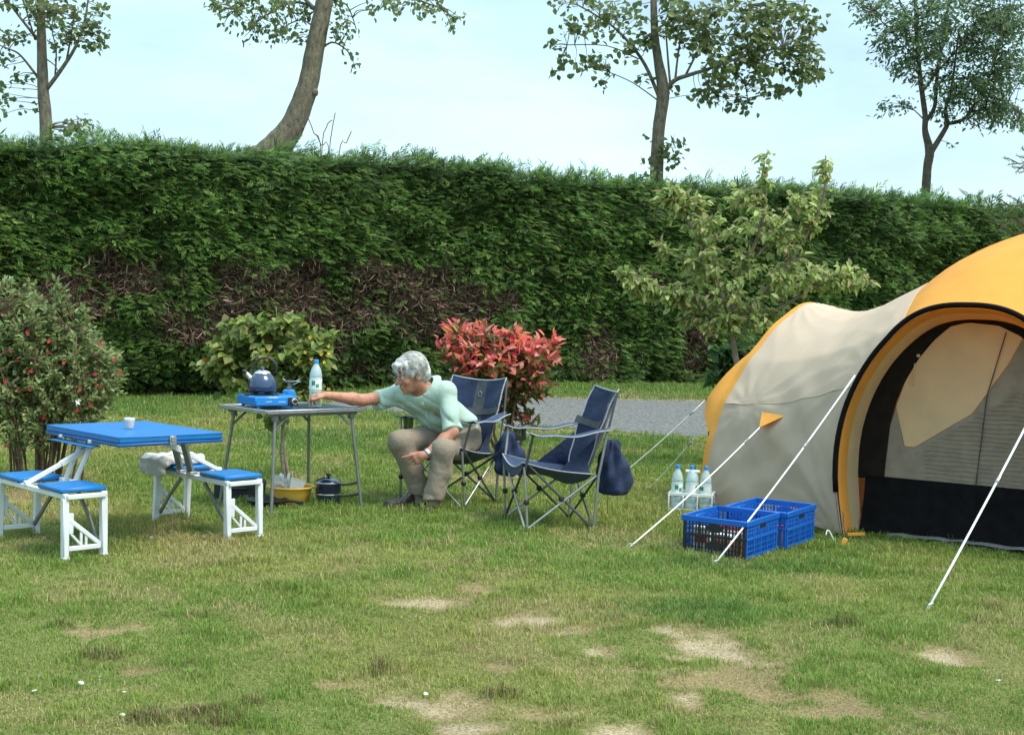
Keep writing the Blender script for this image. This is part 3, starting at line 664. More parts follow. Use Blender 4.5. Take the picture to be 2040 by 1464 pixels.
# fir tree whose twig tips reach in at the right edge
b5 = J(2230, 700, 12.5); b5.z = float(gz(b5.x, b5.y)); d5 = 12.5
mat_fir = M('fir_needles', attr='Col', rough=.5, var=.05, scale=3, transl=.2)
def fir():
    root = thing('fir_tree', 'young fir tree at the right edge whose twig tips reach in over the tent', 'tree', b5)
    q = lambda px, py, dy=0: J(px, py, d5+dy)-b5
    tb = MB(); tb.tube([(0, 0, 0), q(2230, 500), q(2232, 200)], [.09, .06, .015], 8)
    tb.build('trunk', mat_brownstem, root, 180)
    tw = MB(); LP = []; LD = []
    def shoot(a, b, lv=0):
        a, b = Vector(a), Vector(b); tw.tube([a, (a+b)/2+Vector((0, 0, .01)), b], [.007, .005, .003], 5)
        d = (b-a); l = d.length; dn = d.normalized()
        for i in range(int(l*260)):
            t = random.random(); s = dn.orthogonal().normalized(); s2 = dn.cross(s); an = random.random()*2*PI
            LP.append(list(a+d*t)); LD.append(list(dn*.8+(s*math.cos(an)+s2*math.sin(an))*.8+Vector((0, 0, .25))))
        if lv == 0:
            for k in range(6):
                t = .3+.11*k; p = a+d*t; sg = 1 if k % 2 else -1
                sd = Vector((dn.x*.75, sg*.5+dn.y, dn.z+sg*.55)).normalized(); shoot(p, p+sd*l*.34*(1.15-t*.5), 1)
    for y0, x1, y1 in ((300,2030,345),(320,2008,328),(420,1985,408),(455,1962,440),(480,1995,462),(440,2020,425),(370,2040,310),(470,2030,450)):
        dy = random.uniform(-.25, .25)
        e = q(x1, y1, dy); o = q(2150, y0, dy*.3); tw.tube([q(2230, y0+20), o], [.02, .01], 6)
        shoot(o, e)
    tw.build('branches', mat_brownstem, root, 180)
    n = len(LP); V, F, C = leaf_arrays(np.array(LP), np.array(LD), rng.normal(0, 1, (n, 3)), rng.uniform(.022, .038, n), np.full(n, .004), pick([(.10,.16,.05),(.14,.20,.07),(.07,.12,.04)], n), .1, .1)
    npmesh('needles', V, F, mat_fir, root, C)
fir()

# tall thin bare twigs above the hedge
def wisps():
    g = J(640, 330, 21.6); g.z = 0; root = thing('bare_sapling', 'thin bare arching twigs sticking up above the hedge right of the leaning trunk', 'sapling', g)
    b = MB(g)
    for pts in (((655,330),(660,270),(668,225)),((640,330),(625,265),(612,232)),((640,330),(650,255),(662,240)),((672,330),(690,285),(700,262)),((655,330),(640,290),(630,268))):
        q = [Vector((g.x, g.y, 0))] + [J(x, y, 21.6) for x, y in pts]; b.tube(smooth_path(q, 4), .009, 5)
    b.build('stems', mat_brownstem, root, 180)
wisps()

# daisies
mat_daisy = mat_white
def daisies():
    b = MB(); k = 9
    for i in range(k):
        a = 2*PI*i/k; o = Vector((math.cos(a), math.sin(a), 0)); s = Vector((-o.y, o.x, 0))
        b.add([o*.003+Vector((0, 0, .034)), o*.008+s*.0035+Vector((0, 0, .037)), o*.015+Vector((0, 0, .036)), o*.008-s*.0035+Vector((0, 0, .037))], [(0, 1, 2, 3)])
    b.tube([(0, 0, -.01), (0, 0, .035)], .0012, 4)
    b.lathe([(0, .034), (.004, .035), (.0035, .039), (0, .040)], seg=8)
    first = b.build('daisy', mat_daisy, None, 40, False)
    spots = [(76,1353),(160,1366),(198,1355),(70,1383),(247,1386),(243,1430),(847,1388),(302,1074),(640,885),(700,880),(720,890),(738,868),(755,880),(668,870),(690,862),(702,858),(716,852),(742,862),(590,905),(600,898),(530,898),(545,912),(470,820),(430,806),(412,802),(350,812),(356,815),(320,818),(365,812),(390,800),(1225,780),(1230,772),(1300,782),(1317,783),(1255,868),(1270,872),(1290,870),(1330,885),(1300,960),(1296,955),(1240,895),(1252,910),(1110,900),(610,892),(660,905),(1310,958),(775,868),(770,876),(766,830),(760,892),(1990,1362),(1530,1330),(1350,870),(1365,868),(1105,862),(1380,872),(480,900),(365,925),(300,915)]
    for i, (px, py) in enumerate(spots):
        o = first if i == 0 else first.copy()
        if i: col.objects.link(o)
        p = G(px, py); s = random.uniform(.6, 1.0)*(.9 if p.y < 8 else 1.0)
        o.location = (p.x, p.y, p.z); o.scale = (s, s, .42); o.rotation_euler = (random.uniform(-.5, .3), random.uniform(-.4, .4), random.random()*6)
        tag(o, 'tiny white daisy growing in the short lawn grass', 'daisy', 'daisies in the lawn')
daisies()
# ================================================================== THE THINGS
mat_bluetop = M('blue_plastic_top', (.005, .145, .42), rough=.42, var=.10, scale=9, bump=.06, bscale=260, spec=.45, dirt=.05)
mat_blueedge = M('blue_plastic_edge', (.004, .085, .29), rough=.40, var=.12, scale=12, spec=.45, dirt=.05)
mat_whitemetal = M('white_enamelled_metal', (.64, .67, .68), rough=.42, var=.06, scale=9, spec=.45, dirt=.18)
mat_alu = M('brushed_aluminium', (.38, .39, .40), rough=.38, var=.15, scale=30, metal=.8, bump=.05, bscale=120)
mat_greymetal = M('grey_painted_steel', (.20, .21, .205), rough=.42, var=.12, scale=18, metal=.5, dirt=.15)
mat_blackplastic = M('black_plastic', (.018, .018, .02), rough=.5, var=.2, scale=30)
mat_towel = M('white_terry_towel', (.78, .78, .76), rough=1, var=.06, scale=30, bump=1, bscale=180, sheen=.4)

# ---- folding picnic table with four attached seats
TC_ = Vector((-2.21, 7.347, 0))
def picnic_table():
    r = thing('picnic_table', 'blue folding picnic table with four attached seats on white metal legs', 'picnic table', TC_, R(45))
    TZ = .643; hu, hv = .325, .445
    t = MB(); t.box((0, 0, TZ-.019), (2*hu, 2*hv, .036), None, .006)
    t.build('table_top', mat_bluetop, r)
    e = MB()
    for sv in (-1, 1):                    # two deep half-trays under the lid, closed by a seam
        e.box((-hu*.5+ (0), sv*0+0, 0), (.001, .001, .001))
        break
    e = MB(); e.box((0, 0, TZ-.047), (2*hu+.006, 2*hv+.006, .019), None, .005)
    e.box((0, 0, TZ-.006), (2*hu+.004, 2*hv+.004, .006), None, .002)
    e.build('table_rim', mat_blueedge, r)
    la = MB(); la.box((.0, -hv-.006, TZ-.033), (.042, .008, .052), None, .002); la.box((.0, -hv-.011, TZ-.026), (.022, .004, .030), None, .001)
    la.build('latch', mat_alu, r)
    fl = MB(); fl.box((-hu-.012, .05, TZ-.075), (.07, .50, .006), None, .002)
    fl.build('edge_flap', mat_bluetop, r)
    for v in (-.12, .24): MB().box((-hu-.006, v, TZ-.052), (.012, .030, .018)).build('catch', mat_whitemetal, r)
    RZ = .335
    for su in (-1, 1):
        f = MB()
        for u in (.605, .385): f.bar((su*u, -.425, RZ), (su*u, .425, RZ), .026, .030)
        for v in (-.425, -.09, .09, .425): f.bar((su*.605, v, RZ-.002), (su*.385, v, RZ-.002), .024, .026)
        f.build('seat_frame', mat_whitemetal, r)
        for sv in (-1, 1):
            s = MB(); c0 = (su*.50, sv*.262, RZ+.030)
            s.box(c0, (.262, .285, .026), None, .007); s.box((c0[0], c0[1], c0[2]+.009), (.236, .259, .012), None, .004)
            s.build('seat', mat_bluetop, r)
            for u in (.607, .388):
                l = MB(); l.bar((su*u, sv*.405, RZ-.01), (su*u, sv*.418, .0), .034, .040, ch=.005)
                lo = l.build('leg', mat_whitemetal, r)
                MB().box((su*u, sv*.418, .008), (.038, .044, .018), None, .004).build('foot', mat_blackplastic if 0 else mat_whitemetal, lo)
            b = MB()                      # moulded triangular brace low between the two legs
            v0 = sv*.414; ua, ub = (.590, .405)
            b.bar((su*ua, v0, .055), (su*ub, v0, .055), .022, .026)
            o_, i_ = (ua, ub) if su < 0 else (ub+.0, ua)
            b.bar((su*ua if su < 0 else su*ub, v0, .215), (su*ub if su < 0 else su*ua, v0, .062), .020, .024)
            p0 = su*ua if su < 0 else su*ub; p1 = su*ub if su < 0 else su*ua
            b.bar((p0, v0, .15), (p0*.55+p1*.45, v0, .06), .014, .012)
            b.bar((p0*.6+p1*.4, v0, .06), (p0*.6+p1*.4, v0, .145), .014, .010)
            b.bar((p0*.45+p1*.55, v0, .06), (p0*.45+p1*.55, v0, .12), .014, .010)
            b.box((p0*.93+p1*.07, v0, .19), (.03, .018, .11))
            b.build('leg_brace', mat_whitemetal, r)
            k = MB()                      # grey swing stay from frame to leg foot
            k.bar((su*.40, sv*.13, RZ-.02), (su*.40, sv*.26, .20), .014, .024); k.bar((su*.40, sv*.26, .20), (su*.41, sv*.40, .06), .014, .024)
            k.build('folding_stay', mat_greymetal, r)
            x = MB(); x.bar((su*.375, sv*.06+.03, RZ+.01), (su*.285, sv*.06+.0, TZ-.06), .044, .022)
            x.box((su*.372, sv*.06+.03, RZ+.02), (.05, .052, .03)); x.build('strut', mat_whitemetal if su < 0 else mat_alu, r)
        d = MB(); d.bar((su*.612, .05, RZ+.02), (su*.40, .05, RZ+.125), .022, .026); d.bar((su*.42, .05, RZ+.115), (su*.17, .05, TZ-.065), .030, .034)
        d.box((su*.612, .05, RZ+.022), (.03, .03, .03))
        d.build('diagonal_brace', mat_whitemetal, r)
    return r
picnic_table()
Rz45 = Matrix.Rotation(R(45), 3, 'Z')

# ---- surface nets: smooth closed skins from distance fields
def snets(f, lo, hi, h):
    lo = np.array(lo, np.float32); n = np.ceil((np.array(hi)-lo)/h).astype(int)+1
    g = [lo[i]+h*np.arange(n[i], dtype=np.float32) for i in range(3)]
    X, Y, Z = np.meshgrid(*g, indexing='ij'); P = np.stack([X, Y, Z], -1); V = f(P).astype(np.float32)
    S = V < 0; c = [S[i:n[0]-1+i, j:n[1]-1+j, k:n[2]-1+k] for i in (0, 1) for j in (0, 1) for k in (0, 1)]
    cnt = sum(x.astype(np.int8) for x in c); act = (cnt > 0) & (cnt < 8)
    I = np.argwhere(act); idx = -np.ones(act.shape, np.int64); idx[act] = np.arange(len(I))
    acc = np.zeros((len(I), 3)); num = np.zeros(len(I))
    cs = [(i, j, k) for i in (0, 1) for j in (0, 1) for k in (0, 1)]
    for a in range(8):
        for b in range(a+1, 8):
            d = np.abs(np.array(cs[a])-np.array(cs[b]))
            if d.sum() != 1: continue
            A = I+np.array(cs[a]); B = I+np.array(cs[b])
            va = V[A[:, 0], A[:, 1], A[:, 2]]; vb = V[B[:, 0], B[:, 1], B[:, 2]]; m_ = (va < 0) != (vb < 0)
            t = np.where(m_, va/np.where(va == vb, 1, va-vb), 0)[:, None]
            acc += np.where(m_[:, None], A+(B-A)*t, 0); num += m_
    Vt = lo+h*acc/num[:, None]; F = []
    for ax in range(3):
        o = [0, 0, 0]; o[ax] = 1; b, d = (ax+1) % 3, (ax+2) % 3
        sl0 = [slice(1, -1)]*3; sl1 = [slice(1, -1)]*3
        sl0[ax] = slice(0, n[ax]-1); sl1[ax] = slice(1, n[ax])
        s0, s1 = S[tuple(sl0)], S[tuple(sl1)]; E = np.argwhere(s0 != s1)
        if not len(E): continue
        fl = s0[E[:, 0], E[:, 1], E[:, 2]]; E = E+np.array([0 if i == ax else 1 for i in range(3)])
        e1 = np.array([1 if i == b else 0 for i in range(3)]); e2 = np.array([1 if i == d else 0 for i in range(3)])
        q = np.stack([idx[tuple((E-e1-e2).T)], idx[tuple((E-e2).T)], idx[tuple(E.T)], idx[tuple((E-e1).T)]], -1)
        q[~fl] = q[~fl][:, ::-1]; F.append(q)
    return Vt, [np.concatenate(F)]
def rcone(P, a, b, ra, rb):
    a = np.array(a, np.float32); b = np.array(b, np.float32); d = b-a
    t = np.clip(((P-a)@d)/max(float(d@d), 1e-9), 0, 1)
    return np.linalg.norm(P-a-t[..., None]*d, axis=-1)-(ra+(rb-ra)*t)
def ell(P, c, r, F=None):
    q = P-np.array(c, np.float32)
    if F is not None: q = q@np.array(F, np.float32).T          # rows of F are the axes
    r = np.array(r, np.float32); k0 = np.linalg.norm(q/r, axis=-1); k1 = np.linalg.norm(q/(r*r), axis=-1)
    return k0*(k0-1)/np.maximum(k1, 1e-6)
def smin(a, b, k):
    h_ = np.clip(.5+.5*(b-a)/k, 0, 1); return b+(a-b)*h_-k*h_*(1-h_)
def smax(a, b, k): return -smin(-a, -b, k)

# ---- towel on the far seat, glass of milky coffee on the table
def towel():
    a = TC_ + Rz45@Vector((.44, .30, .385)); rr = thing('towel', 'folded white towel hanging over the rear seat of the blue picnic table', 'towel', a, R(45))
    def f(P):
        x, y, z = P[..., 0], P[..., 1], P[..., 2]
        nz_ = .006*np.sin(x*38+y*17)+.005*np.sin(y*51-x*23+1)+.003*np.sin(z*90+x*60)
        qx = np.abs(x)-.135; qy = np.abs(y)-.12; qz = np.abs(z-.036+.10*np.clip(-x-.10, 0, 1)*1.2)-.012
        b = np.sqrt(np.maximum(qx, 0)**2+np.maximum(qy, 0)**2+np.maximum(qz, 0)**2)-.026
        drop = np.sqrt(np.maximum(np.abs(x+.165)-.004, 0)**2+np.maximum(np.abs(y)-.105, 0)**2+np.maximum(np.abs(z+.016)-.048, 0)**2)-.024
        return smin(b, drop, .03)+nz_
    V, F = snets(f, (-.24, -.2, -.12), (.2, .2, .11), .008)
    npmesh('cloth', V, F, mat_towel, rr, None, True); rr.scale = (.92, .95, .74)
towel()
mat_glass = M('clear_glass', (.85, .9, .9), rough=.08, var=0, alpha=.30, spec=.8)
mat_coffee = M('milky_coffee', (.50, .33, .20), rough=.5, var=.1, scale=40)
mat_foam = M('milk_foam', (.82, .78, .70), rough=.9, var=.06, scale=60)
def cup():
    p = G(258, 853.5, .643); p.z = .6445
    r = thing('coffee_glass', 'small glass of milky coffee on the blue picnic table', 'glass', p)
    MB().lathe([(.0225, 0), (.024, .004), (.033, .062), (.031, .062), (.0225, .006), (0, .005)], cap=False).build('tumbler', mat_glass, r)
    MB().lathe([(.0215, .0055), (.0285, .046)]).build('coffee', mat_coffee, r)
    MB().lathe([(.0287, .0465), (.0302, .057), (.020, .058)]).build('foam', mat_foam, r)
cup()

# ---- camping table
mat_ctop = M('dark_table_laminate', (.035, .060, .085), rough=.26, var=.25, scale=40, spec=.5)
CT = Vector((-1.515, 8.715, 0)); ca = math.atan2(.69, .72)
def camp_table():
    r = thing('camping_table', 'grey framed camping table with splayed tube legs carrying the stove and kettle', 'table', CT, ca)
    z = .70; hu, hv = .385, .29
    MB().box((0, 0, z-.010), (2*hu, 2*hv, .014), None, .003).build('table_top', mat_ctop, r)
    e = MB()
    for s in (-1, 1):
        e.bar((-hu-.014, s*(hv+.006), z-.010), (hu+.014, s*(hv+.006), z-.010), .018, .028); e.bar((s*(hu+.006), -hv+.003, z-.010), (s*(hu+.006), hv-.003, z-.010), .018, .028)
    e.build('edge_trim', mat_alu, r)
    u = MB(); 
    for s in (-1, 1): u.bar((-hu+.03, s*(hv-.03), z-.032), (hu-.03, s*(hv-.03), z-.032), .022, .022)
    u.build('under_rail', mat_greymetal, r)
    for su in (-1, 1):
        for sv in (-1, 1):
            l = MB(); t = Vector((su*(hu-.075), sv*(hv-.035), z-.03)); f = Vector((su*(hu-.015), sv*(hv+.035), .0))
            l.tube([t, t+(f-t)*.5, f], .0115, 10)
            l.box(t+(f-t)*.03, (.036, .036, .05)); lo = l.build('leg', mat_greymetal, r)
            MB().bar(t+(f-t)*.16, (su*(hu-.19), sv*(hv-.035), z-.03), .006, .018).build('stay', mat_greymetal, lo)
            MB().lathe([(.013, 0), (.014, .02), (.012, .035)], f).build('foot', mat_greymetal, lo)
camp_table()

# ---- stove, kettle, gas burner, water bottle on the table
mat_stove = M('blue_enamel', (.010, .20, .58), rough=.30, var=.10, scale=14, spec=.5, coat=.3)
mat_navyenamel = M('navy_enamel', (.012, .035, .095), rough=.16, var=.25, scale=10, spec=.6, coat=.6)
mat_steel = M('polished_steel', (.70, .70, .68), rough=.2, var=.08, scale=25, metal=.95)
mat_softwhite = M('white_plastic', (.76, .77, .75), rough=.45, var=.05, scale=20, dirt=.08)
def stove():
    p = Vector((-1.665, 8.565, .7015)); r = thing('gas_stove', 'flat bright blue portable gas stove under the kettle on the camping table', 'stove', p, math.atan2(.57, .82))
    b = MB(); b.box((0, 0, .050), (.31, .32, .064), None, .008); b.box((0, 0, .078), (.30, .31, .012), None, .004)
    for su in (-1, 1):
        for v in (-1, 1): b.lathe([(.012, 0), (.012, .02)], (su*.12, v*.13, 0))
    b.build('body', mat_stove, r)
    k = MB(); k.box((.115, -.163, .048), (.072, .010, .056), None, .003); ko = k.build('control_panel', mat_blackplastic, r)
    rot = Matrix.Rotation(R(90), 3, 'X')
    MB().lathe([(.024, 0), (.024, .008), (.020, .014)], (.122, -.168, .048), rot).build('dial', mat_steel, ko)
    MB().lathe([(.013, .010), (.012, .024)], (.122, -.168, .048), rot).build('knob', mat_blackplastic, ko)
    s = MB(); s.box((-.06, -.1612, .048), (.045, .002, .003)); s.box((.035, -.1612, .046), (.05, .002, .003)); s.build('vent_slot', mat_softwhite, r)
    c = MB(); c.lathe([(.115, .084), (.120, .090), (.112, .093), (.06, .088), (0, .088)], (-.04, .01, 0)); 
    for a in range(4):
        an = a*PI/2+.4; c.bar((-.04+math.cos(an)*.03, .01+math.sin(an)*.03, .094), (-.04+math.cos(an)*.11, .01+math.sin(an)*.11, .094), .006, .014)
    c.build('burner_grate', mat_blackplastic, r)
    return p
stove()
def kettle():
    c = J(522, 780, 8.56); p = Vector((c.x, c.y, .803)); r = thing('kettle', 'shiny dark blue enamel kettle with hoop handle and short spout on the stove', 'kettle', p, R(0))
    b = MB(); b.lathe([(.060, 0), (.088, .004), (.098, .020), (.098, .045), (.090, .080), (.072, .112), (.050, .132), (.030, .138), (0, .139)], seg=32); b.build('body', mat_navyenamel, r)
    MB().lathe([(.058, .1285), (.050, .140), (.030, .149), (.0, .152)], seg=28).build('lid', mat_steel, r)
    MB().lathe([(.008, .150), (.015, .158), (.014, .170), (.004, .176), (0, .176)]).build('lid_knob', mat_navyenamel, r)
    s = MB(); s.tube([(-.07, -.01, .085), (-.092, -.012, .112), (-.108, -.014, .128)], [.020, .015, .013], 12); so_ = s.build('spout', mat_steel, r)
    MB().tube([(-.106, -.014, .126), (-.120, -.015, .139), (-.134, -.015, .146)], [.013, .014, .009], 12).build('whistle', mat_blackplastic, so_)
    h = MB(); pts = [(-.052, 0, .12)]
    for i in range(15):
        a = R(205-i*16.5); pts.append((.018+.078*math.cos(a), 0, .165+.068*math.sin(a)))
    h.tube(smooth_path(pts, 2), .0085, 10); h.build('handle', mat_blackplastic, r)
kettle()
def burner():
    c = J(575, 800, 8.86); p = Vector((c.x, c.y, .7015)); r = thing('camping_burner', 'small camping burner on a blue gas cartridge between stove and water bottle', 'burner', p)
    MB().lathe([(.044, 0), (.046, .006), (.046, .090), (.042, .102), (.030, .108), (0, .110)], seg=24).build('gas_cartridge', mat_stove, r)
    MB().lathe([(.016, .108), (.018, .125), (.010, .130), (.010, .155), (.026, .160), (.026, .170), (0, .172)]).build('burner_head', mat_greymetal, r)
    a = MB()
    for i in range(3):
        an = i*2*PI/3+.3; d = Vector((math.cos(an), math.sin(an), 0)); a.tube([d*.02+Vector((0, 0, .165)), d*.05+Vector((0, 0, .166)), d*.075+Vector((0, 0, .182))], .003, 6)
    a.build('pot_support', mat_steel, r)
    t = MB(); t.tube([(.01, -.01, .14), (.05, -.03, .150), (.075, -.035, .165), (.085, -.01, .165), (.05, 0, .168)], .0025, 6); t.build('valve_wire', mat_steel, r)
burner()
mat_pet = M('clear_bottle_plastic', (.62, .78, .82), rough=.14, var=.05, scale=30, alpha=.52, spec=.7, bump=.25, bscale=40)
mat_cap = M('blue_cap', (.01, .22, .60), rough=.4, var=.05)
mat_label = M('white_bottle_label', (.74, .80, .78), rough=.5, var=.08, scale=20)
mat_green = M('green_print', (.03, .25, .14), rough=.5, var=.3, scale=60)
mat_yprint = M('yellow_print', (.62, .55, .25), rough=.5, var=.25, scale=50)
def bottle_parts(r, sc=1., extra=False, cap=mat_cap, body=mat_pet):
    pr = [(.0, .004), (.030, 0), (.041, .006), (.043, .020), (.0425, .05), (.040, .056), (.0425, .062), (.0425, .09), (.040, .096), (.0425, .102), (.0425, .20), (.040, .205), (.0425, .211), (.041, .228), (.032, .262), (.019, .285), (.0145, .295), (.0145, .305)]
    MB().lathe([(a*sc, b*sc) for a, b in pr], seg=22).build('bottle_body', body, r)
    MB().lathe([(.0165*sc, .300*sc), (.0165*sc, .322*sc), (.014*sc, .325*sc), (0, .325*sc)], seg=18).build('cap', cap, r)
    lb = MB(); lb.lathe([(.0433*sc, .125*sc), (.0433*sc, .19*sc)], seg=22, cap=False); lo = lb.build('label', mat_label, r)
    g_ = MB()
    for a0, a1, z0, z1 in ((-2.1, -1.5, .150, .182), (-1.4, -.9, .135, .160), (1.2, 2.0, .15, .18), (-.3, .4, .14, .175)):
        n = 6; P = [[(math.cos(a0+(a1-a0)*i/n)*.0438*sc, math.sin(a0+(a1-a0)*i/n)*.0438*sc, (z+.006*math.sin(i*2.+z*99))*sc) for i in range(n+1)] for z in (z0, z1)]
        g_.grid(P)
    g_.build('green_print', mat_green, lo, smooth=False)
    if extra:
        n = 10; l2 = MB(); l2.lathe([(.0434*sc, .024*sc), (.0434*sc, .090*sc)], seg=22, cap=False); l2o = l2.build('picture_band', mat_yprint, r)
        for nm, mm, a0, a1, z0, z1 in (('blue_print', mat_navyenamel, -2.0, -1.35, .045, .075), ('white_print', mat_label, -1.9, -1.2, .026, .048)):
            P = [[(math.cos(a0+(a1-a0)*i/n)*.0440*sc, math.sin(a0+(a1-a0)*i/n)*.0440*sc, (z+.006*math.sin(i*1.3+z*80))*sc) for i in range(n+1)] for z in (z0, z1)]
            g_ = MB(); g_.grid(P); g_.build(nm, mm, l2o, smooth=False)
bp = J(627, 812, 8.66); BOT = Vector((bp.x, 8.68, .7015))
r = thing('water_bottle', 'tall clear water bottle with blue cap standing on the camping table by the hand', 'bottle', BOT); bottle_parts(r, 1.02, True)

# ---- under the camping table
mat_yplastic = M('yellow_plastic', (.78, .47, .07), rough=.38, var=.06, scale=9, spec=.45, dirt=.06, transl=.12)
mat_darkbag = M('black_nylon', (.022, .023, .028), rough=.75, var=.3, scale=22, bump=.5, bscale=70)
mat_iron = M('black_cast_iron', (.02, .02, .022), rough=.42, var=.3, scale=20)
mat_plasticbag = M('clear_film', (.62, .64, .64), rough=.15, var=.2, scale=30, alpha=.5, spec=.9, bump=.6, bscale=60)
BW = G(577, 1002); BW = Vector((BW.x, 8.92, .004))
def basin():
    r = thing('washing_up_bowl', 'round yellow plastic washing-up bowl under the camping table', 'bowl', BW)
    MB().lathe([(0, .006), (.118, 0), (.126, .006), (.152, .108), (.166, .112), (.168, .106), (.170, .112), (.164, .118), (.148, .114), (.120, .012), (0, .010)], seg=40, cap=False).build('basin', mat_yplastic, r)
basin()
def tub():
    p = BW+Vector((.02, .03, .055)); r = thing('plastic_tub', 'white plastic tub tilted in the yellow bowl', 'tub', p); r.rotation_euler = (R(-10), R(14), R(15))
    m_ = MB()
    P = []
    for z, s in ((-.035, .040), (.10, .052)):
        P.append([(x*s+0, y*s, z) for x, y in ((-1, -.8), (1, -.8), (1, .8), (-1, .8), (-1, -.8))])
    m_.grid(P, .003); m_.plate([(-.04, -.032, -.035), (.04, -.032, -.035), (.04, .032, -.035), (-.04, .032, -.035)], .003); m_.build('tub_wall', mat_softwhite, r, 30)
    q = MB(); pts = [(-.053, -.042, .10), (.053, -.042, .10), (.053, .042, .10), (-.053, .042, .10)]
    for i in range(4): q.bar(pts[i], pts[(i+1) % 4], .008, .007)
    q.build('rim', mat_softwhite, r)
tub()
def film():
    p = BW+Vector((-.075, -.01, .10)); r = thing('plastic_bag', 'crumpled clear plastic bag standing in the yellow bowl', 'bag', p)
    def f(P):
        x, y, z = P[..., 0], P[..., 1], P[..., 2]
        return ell(P, (0, 0, .01), (.055, .045, .075))+.009*np.sin(x*120+z*40)+.008*np.sin(y*110-z*90)+.006*np.sin(z*150+x*70)
    V, F = snets(f, (-.09, -.08, -.1), (.09, .08, .11), .006); npmesh('film', V, F, mat_plasticbag, r, None, False)
film()
for i, (dx, dy, ln, lab) in enumerate(((-.045, .02, .20, 'steel kitchen knife standing upright in the yellow bowl'), (-.06, .045, .19, 'steel spoon standing upright behind the knife in the yellow bowl'))):
    p = BW+Vector((dx, dy, .012)); r = thing('kitchen_knife' if i == 0 else 'spoon', lab, 'cutlery', p); r.rotation_euler = (R(-8), R(6-14*i), 0)
    MB().bar((0, 0, 0), (0, 0, ln*.5), .012, .008).build('handle', mat_blackplastic, r)
    if i == 0: MB().plate([(-.010, 0, ln*.5), (.010, 0, ln*.5), (.010, 0, ln*.9), (.0, 0, ln), (-.010, 0, ln*.9)], .002).build('blade', mat_steel, r)
    else: MB().lathe([(.0, -.03), (.016, -.012), (.018, .008), (.0, .028)], (0, 0, ln*.85), Matrix.Diagonal((1, .3, 1)), 12).build('bowl', mat_steel, r)
def saucepan(z, sc, lid, lab, rz):
    g = G(650, 1008); r = thing('saucepan', lab, 'pan', (g.x, 8.86, z), rz)
    mt = M('speckled_navy_enamel', (.006, .013, .042), rough=.18, var=.5, scale=90, spec=.6, coat=.5) if 'speckled_navy_enamel' not in bpy.data.materials else bpy.data.materials['speckled_navy_enamel']
    h = .075*sc; R0 = .088*sc
    MB().lathe([(0, 0), (R0*.92, 0), (R0, .010), (R0, h), (R0*1.03, h+.003), (R0*.97, h+.004), (R0*.95, .012), (0, .008)], seg=32, cap=False).build('pot', mt, r)
    hb = MB(); hb.tube([(R0*.98, 0, h*.75), (R0+.05, 0, h*.80), (R0+.13, 0, h*.98)], [.009, .008, .011], 10); hb.build('handle', mat_blackplastic, r)
    st_ = MB(); st_.lathe([(R0*1.02, h-.004), (R0*1.035, h+.001), (R0*1.02, h+.005)], seg=32, cap=False); st_.build('steel_rim', mat_steel, r)
    if lid:
        l = MB(); l.lathe([(R0*1.01, h+.006), (R0*.9, h+.018), (R0*.5, h+.032), (0, h+.036)], seg=32); lo = l.build('lid', mt, r)
        MB().lathe([(.008, h+.034), (.010, h+.046), (.020, h+.050), (.020, h+.060), (0, h+.064)]).build('lid_knob', mat_blackplastic, lo)
saucepan(.004, 1.0, False, 'lower of two stacked navy enamel saucepans under the camping table, without lid', R(12)); saucepan(.083, 1.02, True, 'upper lidded navy enamel saucepan of the stack beside the yellow bowl', R(18))
def frying_pan():
    g = G(530, 1010); r = thing('frying_pan', 'flat black frying pan on the grass in front of the yellow bowl', 'frying pan', (g.x, g.y+.03, .02), R(-8))
    MB().lathe([(0, 0), (.115, 0), (.145, .030), (.148, .032), (.142, .033), (.113, .006), (0, .005)], seg=36, cap=False).build('pan', mat_iron, r)
    MB().tube([(.140, 0, .026), (.19, -.02, .030), (.27, -.045, .024)], [.010, .009, .012], 8).build('handle', mat_blackplastic, r)
frying_pan()
def case():
    g = G(472, 996); r = thing('carry_case', 'black nylon carry case lying under the camping table behind the white picnic seat legs', 'case', (g.x-.01, g.y+.14, .0), R(8))
    def f(P):
        q = np.abs(P-np.array((0, 0, .062)))-np.array((.155, .11, .040)); d = np.linalg.norm(np.maximum(q, 0), axis=-1)-.022
        return d+.004*np.sin(P[..., 0]*40+P[..., 2]*30)+.003*np.sin(P[..., 1]*60)
    V, F = snets(f, (-.2, -.16, -.02), (.2, .16, .15), .009); npmesh('shell', V, F, mat_darkbag, r, None, True)
    MB().tube([(-.05, -.137, .07), (-.05, -.155, .085), (.05, -.155, .085), (.05, -.137, .07)], .006, 6).build('handle', mat_blackplastic, r)
    z = MB(); z.box((0, -.1365, .055), (.30, .004, .008)); z.build('zip', mat_blackplastic, r)
case()

# ---- folding camp chairs
mat_navy = M('navy_polyester', (.010, .021, .058), rough=.8, var=.25, scale=14, bump=.35, bscale=30, spec=.3, sheen=.1)
mat_navymesh = M('navy_mesh_fabric', (.019, .042, .095), rough=.85, var=.25, scale=60, bump=.3, bscale=200, sheen=.1)
mat_greyfab = M('grey_polyester', (.055, .062, .070), rough=.85, var=.2, scale=30, bump=.2, bscale=160)
mat_piping = M('pale_grey_piping', (.30, .32, .36), rough=.7, var=.1, scale=40)
mat_pole = M('grey_steel_pole', (.30, .31, .31), rough=.33, var=.15, scale=20, metal=.6)
mat_poledark = M('dark_steel_pole', (.085, .09, .095), rough=.38, var=.15, scale=20, metal=.5)
mat_netting = M('black_netting', (.02, .025, .03), rough=.9, var=.2, scale=60, alpha=.55)
mat_tagw = M('white_cloth_tag', (.80, .80, .78), rough=.8, var=.05)
mat_cordy = M('yellow_cord_lock', (.60, .42, .04), rough=.5, var=.1)
